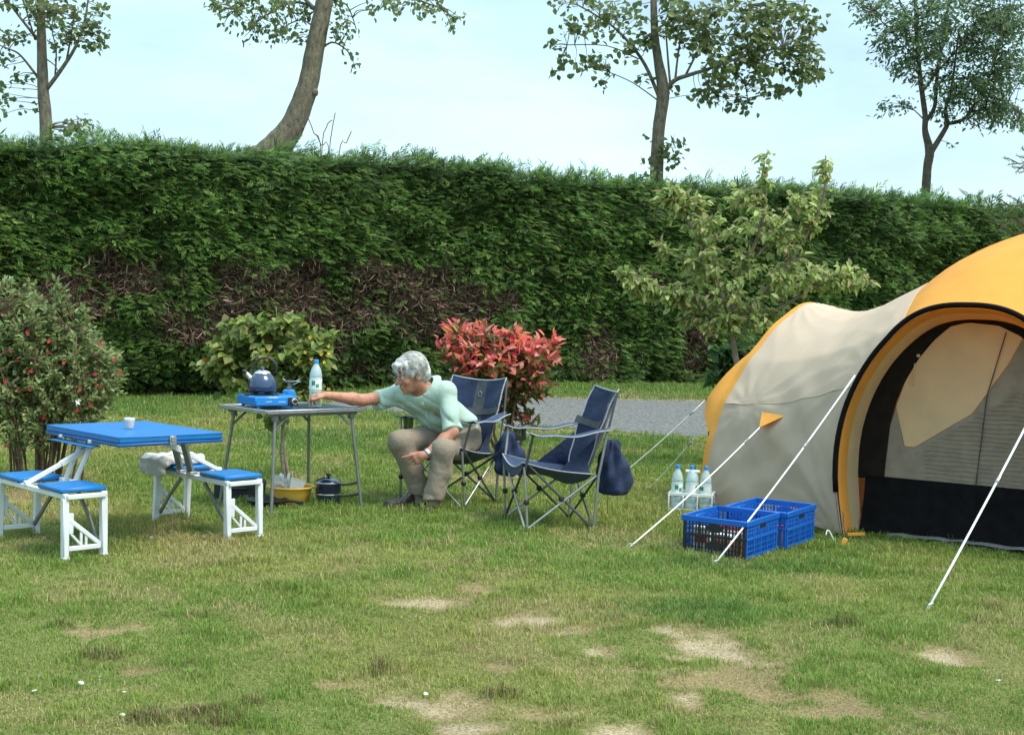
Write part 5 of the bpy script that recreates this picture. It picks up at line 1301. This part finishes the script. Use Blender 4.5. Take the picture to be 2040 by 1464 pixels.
b_ = tm()
for i in range(26):
    z = .40+.029*i; t0 = max(.42, .30+.0*z) + (max(0, z-.60))*1.45; t1 = 1.21
    if t0 < t1-.1 and z < 1.0: b_.grid([[wp(t0+(t1-t0)*j/8, z+.004*math.sin(j*1.7+i)+dz, -.004) for j in range(9)] for dz in (0, .007)], .001)
b_.build('mesh_folds', mat_mesh, TENT)
st_ = tm(); st_.bar(wp(.335, .99, -.01), wp(.34, 1.14, -.01), .006, .018, n2); st_.box(wp(.36, 1.19, -.01), (.02, .01, .02)); st_.build('toggle_strap', mat_inner, TENT)
tb_ = tm(); tb_.plate([wp(-.0, 1.0, -.12), wp(.09, .985, -.04), wp(.085, .955, -.04)], .003, -n2); tb_.build('orange_tab', mat_orange, TENT)
gs = tm(); gs.grid([[wp(.25+1.2*i/16, .012+.012*abs(math.sin(i*1.3)), -.08-.10*k-.03*math.sin(i*.8)) for i in range(17)] for k in (0, 1)], .004); gs.build('groundsheet', mat_gsheet, TENT, 70)
# inner sleeping room wall seen faintly through the mesh
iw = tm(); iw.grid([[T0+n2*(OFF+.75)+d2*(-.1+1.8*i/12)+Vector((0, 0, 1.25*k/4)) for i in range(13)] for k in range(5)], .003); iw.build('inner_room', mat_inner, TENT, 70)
# orange end canopy at the rear hoop, held out by a guy
AP = J(1407, 795, 9.62)
iA = min(range(NP), key=lambda p: abs(Ha[p].z-.52)); iB = min(range(NP), key=lambda p: abs(Ha[p].z-1.17))
ed = [wing(0, p) for p in range(iA, iB+1)]; far_ = [Ha[2*NP-p]+Vector((-.1, .15, 0)) for p in range(iA, iB+1)]
m_ = tm(); m_.grid([[e.lerp(AP, k/6)+Vector((-.02, .0, .012))*math.sin(PI*k/6) for e in ed] for k in range(6)]+[[AP+(e-AP)*.02 for e in ed]], .004); m_.build('end_canopy', mat_orange, TENT, 70)
m_ = tm(); m_.grid([[ed[-1].lerp(far_[-1], i/10)+Vector((0, 0, .0*math.sin(PI*i/10))) for i in range(11)], [AP.lerp(far_[0], i/10)+Vector((-.04, .35, .0))*math.sin(PI*i/10) for i in range(11)]], .004); m_.build('end_canopy_top', mat_orange, TENT, 70)
m_ = tm(); m_.tube([AP]+[AP.lerp(ed[0], k/6)+Vector((.03, 0, .015))*math.sin(PI*k/6) for k in range(1, 7)], .009, 6); m_.build('canopy_hem', mat_blackfab, TENT, 180)
m_ = tm(); m_.grid([[Ha[p].lerp(Vector((1.417+.92, 9.32+.6, Ha[p].z)), t)-c1_*0+Vector((.03, .03, 0))*t+Vector((-.02, .03, 0))*math.sin(PI*t) for p in range(0, NP+1)] for t in (0, .5, 1)], .003); m_.build('end_wall', mat_orange, TENT, 70)
# triangular orange guy tab on the wall
tA, tB, tC = J(1519, 818, 8.96), J(1577, 823, 8.72), J(1513, 852, 8.80)
tA += Vector((.0, .0, .0)); m_ = tm(); m_.plate([tA, tB, tC], .004); m_.build('guy_tab', mat_orange, TENT)
# guy ropes, each a thing with its slider and peg
def rope(a, g, lab, r=.0045, slide=.12):
    g = Vector(g); g.z = float(gz(g.x, g.y)); o = thing('guy_rope', lab, 'rope', g, 0, 'guy ropes of the tent'); a = Vector(a)
    m_ = MB(g); m_.tube([a.lerp(g, i/8)-Vector((0, 0, .022*math.sin(PI*i/8))) for i in range(9)], r*.88, 6); m_.build('cord', mat_rope, o, 180)
    s = MB(g); p = a.lerp(g, slide)-Vector((0, 0, .022*math.sin(PI*slide))); d = (g-a).normalized(); s.bar(p-d*.022, p+d*.022, .014, .018, ch=.004); s.tube([p-d*.03+Vector((.006, 0, .01)), p+d*.0+Vector((.012, 0, .012)), p+d*.03], .003, 5); s.build('slider', mat_slider, o)
    k = MB(g); k.tube([g+d*(-.02)+Vector((.02, 0, .022)), g+Vector((.006, 0, .03)), g+Vector((0, 0, .012)), g+d*.03+Vector((0, 0, -.05))], .0035, 6); k.build('peg', mat_steel, o)
    return o
rope(tC, G(1250, 1093), 'white guy rope from the orange wall tab to the grass left of the crates', .0055)
rope(J(1703, 748, 8.02), G(1420, 1128), 'white guy rope from the black porch arch passing in front of the crates', .0060, .38)
rope(J(2150, 640, 7.25), G(1847, 1216), 'white guy rope at the right in front of the dark porch', .0068, .58)
rope(AP, G(1187, 986), 'thin guy rope from the orange end canopy down behind the empty chair', .0040, .13)
rope(J(1412, 835, 9.75), G(1288, 978), 'thin faint guy rope below the longer one from the orange end canopy', .0028, .3)
# pegs at the porch foot
def peg(px, py, lab, mt, hook):
    g = G(px, py); o = thing('tent_peg', lab, 'tent peg', g); m_ = MB()
    if hook: m_.tube(smooth_path([(.045, .02, -.02), (.015, .0, .03), (-.012, 0, .078), (-.026, 0, .082), (-.036, -.01, .055)], 4), .0042, 6); m_.build('hook', mt, o, 180)
    else:
        m_.bar((.012, 0, .045), (-.010, 0, .0), .012, .030, ch=.004); m_.build('strap', mt, o)
        s = MB(); s.tube([(.012, 0, .05), (.0, .02, .12), (.0, .05, .2)], .004, 5); s.build('loop', mat_greyfab, o)
peg(1655, 1083, 'loose bent white metal tent peg lying on the grass right of the crates', mat_softwhite, True)
peg(1681, 1086, 'orange webbing peg tab at the foot of the porch arch', mat_orange, False)
m_ = tm(); f0 = G(1702, 1071)
m_.bar(f0+Vector((-.045, 0, .02)), f0+Vector((.07, .01, .025)), .010, .022, ch=.003); m_.build('foot_strap', mat_orange, TENT)
# ================================================================== THE MAN
mat_skin = M('skin', (.45, .205, .135), rough=.55, var=.22, scale=26, bump=.3, bscale=120, spec=.4)
mat_shirt = M('pale_green_shirt', (.36, .48, .41), rough=.9, var=.07, scale=60, bump=.22, bscale=22, spec=.2, sheen=.15)
mat_trous = M('khaki_trousers', (.235, .195, .150), rough=.85, var=.10, scale=14, bump=.35, bscale=30, spec=.2, sheen=.1)
mat_hair = M('grey_hair', (.50, .50, .48), rough=.6, var=.30, scale=26, bump=.9, bscale=30, spec=.35, stretch=(1, 1, 1))
mat_shoe = M('dark_brown_leather', (.032, .024, .020), rough=.42, var=.25, scale=20, spec=.5)
mat_sock = M('beige_socks', (.20, .165, .125), rough=.95, var=.1, scale=40)
V3 = lambda p: np.array(list(p), np.float32)
def lerp(a, b, t): return a+(b-a)*t
LSH = V3(J(887, 782, 8.87)); RSH = V3(J(798, 786, 9.02)); NECK = V3(J(850, 771, 8.91)); HEAD = V3(J(820, 746, 8.84))
RELB = V3(J(722, 797, 8.82)); RWR = V3(J(655, 788, 8.615)); LELB = V3(J(902, 861, 8.74)); LWR = V3(J(848, 906, 8.655))
LHIP = np.array((-.33, 9.08, .465), np.float32); RHIP = np.array((-.485, 9.20, .485), np.float32); PEL = (LHIP+RHIP)/2+np.array((.02, .06, .02), np.float32)
LKN = V3(J(882, 896, 8.69)); RKN = V3(J(797, 880, 8.82)); LAN = V3(J(863, 992, 8.68)); RAN = V3(J(838, 990, 8.90))
up = np.array((0, 0, 1), np.float32)
def unit(v): return (v/np.linalg.norm(v)).astype(np.float32)
hf = unit(np.array((-.86, -.42, -.28))); hl = unit(np.cross(up, hf)); hu_ = np.cross(hf, hl); HF = np.stack([hf, hl, hu_]).astype(np.float32)   # head: forward, left, up
HS = 1.05
def hp(x, y, z): return HEAD + (hf*x+hl*y+hu_*z)*HS
def hand(P, wr, f, pn, th, curls, flip=1., thumb=(.6, .8)):
    """palm and five fingers: f along the hand, pn out of the palm, th towards the thumb"""
    f = unit(f); th = unit(th - f*np.dot(th, f)); pn = unit(pn-f*np.dot(pn, f)-th*np.dot(pn, th))
    kc = wr+f*.078
    d = rcone(P, wr+f*.005, wr+f*.03, .024, .026)
    for i in range(4): d = smin(d, rcone(P, wr+f*.012+th*(.014-.010*i), kc+th*(.030-.0205*i)+f*(-.004*abs(i-1)), .016, .0118), .012)
    fing = None
    for i in range(4):
        b = kc+th*(.030-.0205*i)+f*(-.004*abs(i-1)); L_ = [(.040, .026, .021), (.044, .029, .022), (.041, .027, .021), (.032, .021, .019)][i]; rr = [.0098, .0098, .0094, .0084][i]; a = 0; sp = th*(.10-.07*i)
        for j in range(3):
            a += R(curls[i][j]); dr = unit(f*math.cos(a)+pn*math.sin(a)+sp); e = b+dr*L_[j]; q = rcone(P, b, e, rr-.0006*j, rr-.0006*(j+1)-.0004); fing = q if fing is None else np.minimum(fing, q); b = e
    d = smin(d, fing, .006)
    b = wr+f*.022+th*.020; m1 = b+unit(f*thumb[0]+th*thumb[1]+pn*.25)*.042; m2 = m1+unit(f*.85+th*thumb[1]*.45+pn*.35)*.030; m3 = m2+unit(f*.95+th*.1+pn*.35)*.024
    t = np.minimum(np.minimum(rcone(P, b, m1, .0145, .0115), rcone(P, m1, m2, .0112, .0102)), rcone(P, m2, m3, .0102, .0085))
    return smin(d, t, .010)
RF_ = np.array((-.93, -.10, .06), np.float32); LF_ = np.array((-.90, -.12, -.36), np.float32)
def headsdf(P):
    e = lambda c, r: ell(P, hp(*c), np.array(r)*HS, HF)
    d = e((-.012, 0, .030), (.096, .076, .092)); d = smin(d, e((.030, 0, -.035), (.066, .060, .078)), .03)
    d = smin(d, e((.052, 0, -.085), (.036, .038, .028)), .025); d = smin(d, ell(P, hp(.070, 0, -.104), np.array((.020, .022, .016))*HS, HF), .012)
    d = smin(d, rcone(P, hp(.088, 0, .014), hp(.119, 0, -.030), .008*HS, .0135*HS), .012)
    for s in (-1, 1):
        d = smin(d, rcone(P, hp(.078, s*.045, .022), hp(.092, s*.012, .020), .011*HS, .010*HS), .012)
        d = smin(d, e((.058, s*.040, -.028), (.028, .022, .024)), .015); d = smax(d, -ell(P, hp(.094, s*.033, .002), np.array((.014, .017, .011))*HS, HF), .010)
        d = smin(d, rcone(P, hp(.108, s*.010, -.034), hp(.098, s*.016, -.034), .008*HS, .007*HS), .006)
        d = smin(d, ell(P, hp(-.012, s*.080, -.006), np.array((.022, .010, .034))*HS, HF), .006); d = smin(d, ell(P, hp(-.008, s*.082, -.032), np.array((.012, .009, .012))*HS, HF), .006)
    d = smin(d, rcone(P, hp(.092, -.018, -.062), hp(.092, .018, -.062), .0085*HS, .0085*HS), .006); d = smin(d, rcone(P, hp(.089, -.015, -.076), hp(.089, .015, -.076), .009*HS, .009*HS), .006)
    d = smax(d, -rcone(P, hp(.104, -.024, -.069), hp(.104, .024, -.069), .0045*HS, .0045*HS), .004)
    return d
CH = (LSH+RSH)/2
def torso(P, g=0.):
    sh = unit(LSH-RSH); d = None
    parts = [(lerp(RSH, LSH, .22)-up*.02, RHIP+up*.10, .082, .100), (lerp(RSH, LSH, .78)-up*.02, LHIP+up*.10, .076, .090), (CH-up*.03, PEL+up*.10+np.array((-.02, 0, 0), np.float32), .090, .100), (lerp(CH, PEL, .55)+np.array((-.05, -.06, -.0), np.float32), PEL+np.array((-.07, -.09, .10), np.float32), .09, .11)]
    for a, b, ra, rb in parts:
        q = rcone(P, a, b, ra+g, rb+g); d = q if d is None else smin(d, q, .05)
    d = smin(d, rcone(P, RSH, lerp(RSH, LSH, .4), .056+g, .064+g), .04); d = smin(d, rcone(P, LSH, lerp(LSH, RSH, .4), .056+g, .064+g), .04)
    d = smin(d, rcone(P, NECK-up*.062, CH, .064+g, .09+g), .04)
    for S_ in (LSH, RSH): d = smin(d, rcone(P, NECK-up*.060+np.array((.028, .02, 0), np.float32), S_+up*.004, .060+g, .056+g), .05)
    return d
def body(P):
    d = torso(P, -.016)
    d = smin(d, rcone(P, NECK-up*.03, hp(-.022, 0, -.055), .064, .058), .03)
    d = smin(d, headsdf(P), .018)
    for sh, el_, wr in ((RSH, RELB, RWR), (LSH, LELB, LWR)):
        d = smin(d, rcone(P, sh, el_, .052, .041), .03); fm = lerp(el_, wr, .3); d = smin(d, smin(rcone(P, el_, fm, .040, .043), rcone(P, fm, wr, .043, .027), .02), .02)
    for hp_, kn, an in ((LHIP, LKN, LAN), (RHIP, RKN, RAN)):
        d = smin(d, rcone(P, hp_, kn, .082, .060), .03); d = smin(d, rcone(P, kn, an, .058, .040), .03)
    d = smin(d, hand(P, RWR, RF_, np.array((0, .15, -1)), np.array((0, -1, -.1)), [(22, 30, 20), (38, 42, 25), (50, 45, 28), (58, 45, 30)], thumb=(.75, .45)), .012)
    d = smin(d, hand(P, LWR, LF_, np.array((.15, 1, -.2)), np.array((-.25, 0, 1)), [(6, 10, 8), (32, 40, 25), (42, 45, 28), (48, 45, 28)], thumb=(.85, .35)), .012)
    return d
PT = Vector((-.45, 9.05, 0))
MAN = None
def skin_mesh(name, f, lo, hi, h, mt, parent):
    V, F = snets(f, lo, hi, h); V = V-np.array(PT); return npmesh(name, V, F, mt, parent, None, True)
MAN = skin_mesh('person', body, (-1.62, 8.42, .04), (-.10, 9.42, 1.20), .0066, mat_skin, None); MAN.location = PT
tag(MAN, 'grey haired man in green shirt and khaki trousers, seated and reaching towards the water bottle', 'person')
def wrk(P, a, f1, f2): return a*np.sin(P[..., 0]*f1+P[..., 2]*f2*.7+1.3*np.sin(P[..., 2]*19+P[..., 1]*11))*np.sin(P[..., 1]*f2-P[..., 2]*f1*.6+1.1*np.sin(P[..., 0]*17))
def shirt(P):
    d = torso(P, .010)
    RS2 = lerp(RSH, RELB, .62); LS2 = lerp(LSH, LELB, .93)
    fall = np.array((.0, 0, -.022), np.float32)
    r_ = rcone(P, RSH, RS2+fall, .064, .072); l_ = rcone(P, LSH+np.array((.01, 0, -.01), np.float32), LS2+np.array((.004, -.004, -.002), np.float32), .062, .067)
    ra = unit(RELB-RSH); la = unit(LELB-LSH)
    r_ = smax(r_, (P-RS2)@ra-.004, .006); l_ = smax(l_, (P-LS2)@la-.002, .006)
    d = smin(smin(d, r_, .03), l_, .02)
    hem = PEL[2]+.005+ .10*np.clip((-.40-P[..., 0])*.6+(9.05-P[..., 1])*.2, -.25, .55)
    d = smax(d, hem-P[..., 2], .008)
    nd = unit(hp(-.01, 0, -.06)-NECK); d = smax(d, -rcone(P, NECK+nd*.026, NECK+nd*.22, .084, .14), .006)
    sharp = lambda t: 1-np.abs(np.sin(t))**.42
    fold = .024*sharp(((P-LSH)@unit(np.array((.55, -.3, .9))))*42+1.5*np.sin(P[..., 2]*9+P[..., 0]*7))*np.clip(1-np.abs(P[..., 2]-.64)/.20, 0, 1)-.006
    fold += .012*sharp(((P-RSH)@unit(np.array((.3, .2, 1.))))*48+np.sin(P[..., 0]*12)*1.2)*np.clip(1-np.linalg.norm(P-lerp(RSH, CH, .3)+up*.10, axis=-1)/.22, 0, 1)
    fold += .007*sharp(((P-LSH)@unit(np.array((1., -.2, .35))))*46+np.sin(P[..., 2]*15))*np.clip(1-np.linalg.norm(P-LSH+up*.12, axis=-1)/.17, 0, 1)
    crease = fold+.0065*np.sin(((P-LSH)@unit(np.array((.4, -.2, 1.)))*46)+3*np.sin(P[..., 0]*9))*np.clip(1-np.abs((P[..., 2]-.62)/.16), 0, 1)
    sl = .004*np.sin(((P-RSH)@ra)*90+P[..., 2]*40)*np.clip(1-np.linalg.norm(P-lerp(RSH, RELB, .25), axis=-1)/.16, 0, 1)
    arm = .007*np.sin(((P-LSH)@unit(np.array((1., .4, -.5))))*70)*np.clip(1-np.linalg.norm(P-(LSH-up*.07), axis=-1)/.14, 0, 1)
    return d+wrk(P, .0015, 33, 27)+crease+sl*.6+arm*.4
SH_ = skin_mesh('shirt', shirt, (-1.12, 8.50, .42), (-.08, 9.42, 1.02), .0072, mat_shirt, MAN)
def trousers(P):
    d = smin(rcone(P, LHIP+up*.01, RHIP+up*.01, .125, .125), ell(P, PEL+up*.02, (.17, .16, .14)), .05)
    for hp_, kn, an in ((LHIP, LKN, LAN), (RHIP, RKN, RAN)):
        mid = lerp(hp_, kn, .5)-up*.012
        d = smin(d, smin(rcone(P, hp_, mid, .108, .094), rcone(P, mid, kn, .094, .078), .03), .03)
        sh = lerp(kn, an, .5)+np.array((.012, .018, 0), np.float32); a2 = lerp(kn, an, 1.02)
        d = smin(d, smin(rcone(P, kn, sh, .080, .075), rcone(P, sh, a2, .075, .068), .02), .025)
    d = smax(d, .085-P[..., 2], .006); d = smax(d, P[..., 2]-(PEL[2]+.17), .01)
    dr = np.clip(1-np.abs(P[..., 2]-.52)/.14, 0, 1)
    w_ = wrk(P, .0035, 31, 24)+.002*np.sin(P[..., 0]*52+P[..., 2]*16+np.sin(P[..., 1]*14)*2)*np.clip((.46-P[..., 2])/.2, 0, 1)+.004*np.sin(((P-LKN)@unit(np.array((.6, .8, .5))))*62)*np.clip(1-np.linalg.norm(P-(lerp(LKN, LHIP, .35)), axis=-1)/.2, 0, 1)
    w_ = w_ + .004*np.sin(((P-RKN)@unit(np.array((.9, .3, .5))))*55)*np.clip(1-np.linalg.norm(P-(lerp(RKN, RHIP, .3)), axis=-1)/.2, 0, 1)
    sharp = lambda t: 1-np.abs(np.sin(t))**.6
    for kn, hp_ in ((LKN, LHIP), (RKN, RHIP)):
        c = kn-up*.10; w_ = w_ + .009*sharp(((P-kn)@unit(np.array((.5, .35, 1.))))*22+np.sin(P[..., 0]*16)*1.3)*np.clip(1-np.linalg.norm(P-(kn+(hp_-kn)*.25-up*.07), axis=-1)/.17, 0, 1)
        w_ = w_ + .003*sharp(P[..., 2]*30+np.sin(P[..., 0]*19+P[..., 1]*23)*1.4)*np.clip((.30-P[..., 2])/.16, 0, 1)
    return d+w_-.003
skin_mesh('trousers', trousers, (-1.0, 8.52, .05), (-.12, 9.42, .72), .0072, mat_trous, MAN)
def hair(P):
    q = (P-HEAD)@HF.T/HS; x, y, z = q[..., 0], q[..., 1], q[..., 2]
    d = ell(P, hp(-.020, 0, .040), np.array((.116, .095, .106))*HS, HF)
    d = smin(d, ell(P, hp(-.083, 0, -.022), np.array((.045, .074, .056))*HS, HF), .03)
    d = smin(d, ell(P, hp(.055, .0, .085), np.array((.060, .075, .031))*HS, HF), .03)
    face = ell(P, hp(.105, 0, -.045), np.array((.100, .125, .092))*HS, HF); d = smax(d, -face, .012)
    for s in (-1, 1): d = smax(d, -ell(P, hp(.0, s*.095, -.030), np.array((.040, .035, .036))*HS, HF), .010)
    d = smax(d, -(z+.088)*HS, .015)
    ang = np.arctan2(y, z+.02)
    st = .0026*np.sin(x*150+2.2*np.sin(ang*1.7)+z*14)+.0022*np.sin(x*95-ang*2.5+1.5*np.sin(z*25))+.0014*np.sin(x*48+ang*3.1)*np.clip(np.abs(ang), 0, 1.2)+.0012*np.sin(x*260+ang*3)
    return d+st*HS
hlo = HEAD-.22; hhi = HEAD+.22
HO = skin_mesh('hair', hair, hlo, hhi, .0052, mat_hair, MAN)
def strands():                          # loose locks over the cap of hair
    b = MB(PT)
    for i in range(520):
        a = random.uniform(-2.2, 2.2); x0 = random.uniform(-.09, .075); pts = []
        for k in range(4):
            ph = a*(.55+.16*k); rx = .100; 
            rad = .098+.006*random.random(); x = x0*(1-.05*k)+(.007*k if x0 > .03 else -.010*k)
            sc_ = math.sqrt(max(.15, 1-((x+.02)/.118)**2)); y = math.sin(ph)*rad*sc_; z = .040+math.cos(ph)*(.112)*sc_
            if z < -.05: break
            pts.append(Vector(hp(x, y, z).tolist()))
        if len(pts) > 2: b.tube(pts, [.0022]*(len(pts)-1)+[.0007], 4, False)
    for i in range(70):                 # fringe over the brow and nape
        y = random.uniform(-.065, .065); pts = [hp(.050+random.gauss(0, .008), y, .125), hp(.095+random.gauss(0, .004), y*1.08+.006, .092), hp(.112, y*1.1+.012, .060), hp(.108, y*1.1+.018, .036+random.gauss(0, .008))]
        if abs(y) > .045: pts = [p-hf*.02*HS for p in pts]
        b.tube([Vector(p.tolist()) for p in pts], [.003, .003, .002, .0007], 4, False)
    b.build('hair_locks', mat_hair, HO, 180)
strands()
# collar, placket, pocket and emblem on the shirt
def proj(f, p, n, it=14):               # slide a point along n on to a field's surface
    p = np.array(p, np.float32)
    for _ in range(it): p = p+n*np.clip(-float(f(p[None])[0]), -.05, .05)*.8
    return p
nd = unit(hp(-.01, 0, -.06)-NECK); e1 = unit(hf-nd*np.dot(hf, nd)); e2 = np.cross(nd, e1)
cb_ = MB(PT); rows = []
for k, (h0, rr) in enumerate(((.030, .062), (.034, .068), (.016, .078), (-.004, .088), (-.016, .094))):
    rows.append([Vector((NECK+nd*(h0-(.05*max(0, math.cos(a))**4 if k < 2 else .075*max(0, math.cos(a))**5)-.046*max(0, -math.cos(a)))+e1*math.cos(a)*(rr+.012)+e2*math.sin(a)*rr).tolist()) for a in [R(14+332*i/36) for i in range(37)]])
cb_.grid(rows, .004); cb_.build('collar', mat_shirt, SH_, 70)
front = unit(np.array((-.50, -.84, .10)))
pk = MB(PT); col_ = []
for t in np.linspace(.0, 1, 10):
    q_ = proj(shirt, lerp(V3(J(842, 800, 8.9)), V3(J(864, 868, 8.95)), t)-np.array((0, .42, 0), np.float32), np.array((0, -1, 0), np.float32), 40); col_.append(q_)
pk.grid([[Vector((p+np.array((o, -.0025, 0))).tolist()) for o in (-.013, .013)] for p in col_], .002); pk.build('placket', mat_shirt, SH_, 180)
side = unit(np.array((.2, -1, .12)))
em = proj(shirt, V3(J(861, 832, 8.45)), np.array((0, -1, 0), np.float32), 40)
eb = MB(PT); rr_ = [(.012, .0), (.004, .010), (-.006, .018), (-.014, .006), (-.004, -.002), (-.010, -.016), (.006, -.012), (.014, -.020), (.016, -.006)]
eb.plate([Vector((em+np.array((x, -.004, z))).tolist()) for x, z in rr_], .003, (0, -1, 0)); eb.build('red_emblem', mredc, SH_)
# shoes and socks
def shoe(heel, toe, lab):
    heel = np.array(heel, np.float32); toe = np.array(toe, np.float32); fw = unit(toe-heel); sd_ = np.cross(up, fw).astype(np.float32); A = np.stack([fw, sd_, up]); L_ = float(np.linalg.norm(toe-heel)); m0 = (heel+toe)/2
    def f(P):
        q = (P-m0)@A.T; x, y, z = q[..., 0], q[..., 1], q[..., 2]
        top = .052+.050*np.clip((-x+.01)/.10, 0, 1)
        wd = .040+.008*np.sin(np.clip((x/L_+.5), 0, 1)*PI*.9)
        d = np.maximum(np.sqrt((np.maximum(np.abs(x)-L_/2+.045, 0)/1.)**2+y**2)-wd-.006*(x < 10), z-top)
        d = smax(np.sqrt((np.maximum(np.abs(x)-L_/2+.046, 0))**2+y**2)-(wd-.0*z)+.22*np.maximum(z-.03, 0)*(.6+2.0*np.clip(x/L_+.1, 0, 1)), z-top, .022)
        d = smax(d, -(z-.002), .004)
        sole = np.maximum(np.sqrt((np.maximum(np.abs(x)-L_/2+.044, 0))**2+y**2)-wd-.005, np.abs(z-.010)-.011)
        op = ell(q, (-.062, 0, .125), (.055, .035, .040)); d = smax(d, -op, .01)
        d = d+.002*np.sin(x*160)*np.exp(-((x-.02)/.035)**2)*(z > .04)
        return smin(d, sole, .004)
    lo = np.minimum(heel, toe)-.1; hi = np.maximum(heel, toe)+.1; lo[2] = -.012; hi[2] = .16
    o = skin_mesh('shoe', f, lo, hi, .006, mat_shoe, MAN); return o
shoe((-.556, 8.80, 0), (-.566, 8.545, 0), 'l'); shoe((-.638, 8.945, 0), (-.872, 8.80, 0), 'r')
for an, kn in ((LAN, LKN), (RAN, RKN)): 
    sb = MB(PT); a = Vector(an.tolist()); sb.tube([a+Vector((0, 0, .06)), a, a+Vector((0, .0, -.045))], [.046, .046, .044], 14); sb.build('sock', mat_sock, MAN)
# watch
wa = unit(LWR-LELB); wc = LWR-wa*.022; w1 = unit(np.cross(wa, np.array((0, 1, .2)))); w2 = np.cross(wa, w1)
wb = MB(PT); wb.grid([[Vector((wc+wa*o+(w1*math.cos(a)*.033+w2*math.sin(a)*.033)).tolist()) for a in [i*2*PI/24 for i in range(25)]] for o in (-.010, .010)], -.003); wo_ = wb.build('watch', mat_steel, MAN, 60)
wf = MB(PT); wf.lathe([(0, -.002), (.017, -.002), (.018, .004), (.015, .007), (0, .0075)], wc-w2*.0345, Vector((0, 0, 1)).rotation_difference(Vector((-w2).tolist())).to_matrix(), 18); wf.build('watch_face', mat_steel, wo_)
# eyes and spectacles
for s in (-1, 1):
    eb = MB(PT); rot = Vector((0, 0, 1)).rotation_difference(Vector(hf.tolist())).to_matrix()
    c = hp(.077, s*.033, .003); eb.lathe([(.013*math.sin(t)*HS, .013*math.cos(t)*HS) for t in [PI*i/10 for i in range(11)]][::-1], c, rot, 14); eo = eb.build('eye', mat_softwhite, MAN, 180)
    pb = MB(PT); pb.lathe([(0, .0132*HS), (.0055*HS, .0125*HS), (.0058*HS, .0115*HS)][::-1], c, rot, 12, False); pb.build('iris', mat_blackplastic, eo)
sp = MB(PT)
for s in (-1, 1):
    sp.tube([Vector(hp(.112, s*.034+.023*math.cos(a), -.001+.018*math.sin(a)).tolist()) for a in [i*2*PI/18 for i in range(18)]], .0014, 5, closed=True)
    sp.tube([Vector(hp(*p).tolist()) for p in ((.112, s*.056, .006), (.085, s*.074, .008), (.0, s*.084, .006), (-.012, s*.085, -.006))], .0014, 5)
sp.tube([Vector(hp(*p).tolist()) for p in ((.112, -.011, .002), (.117, 0, .006), (.112, .011, .002))], .0014, 5)
sp.build('spectacles', mat_alu, MAN, 180)
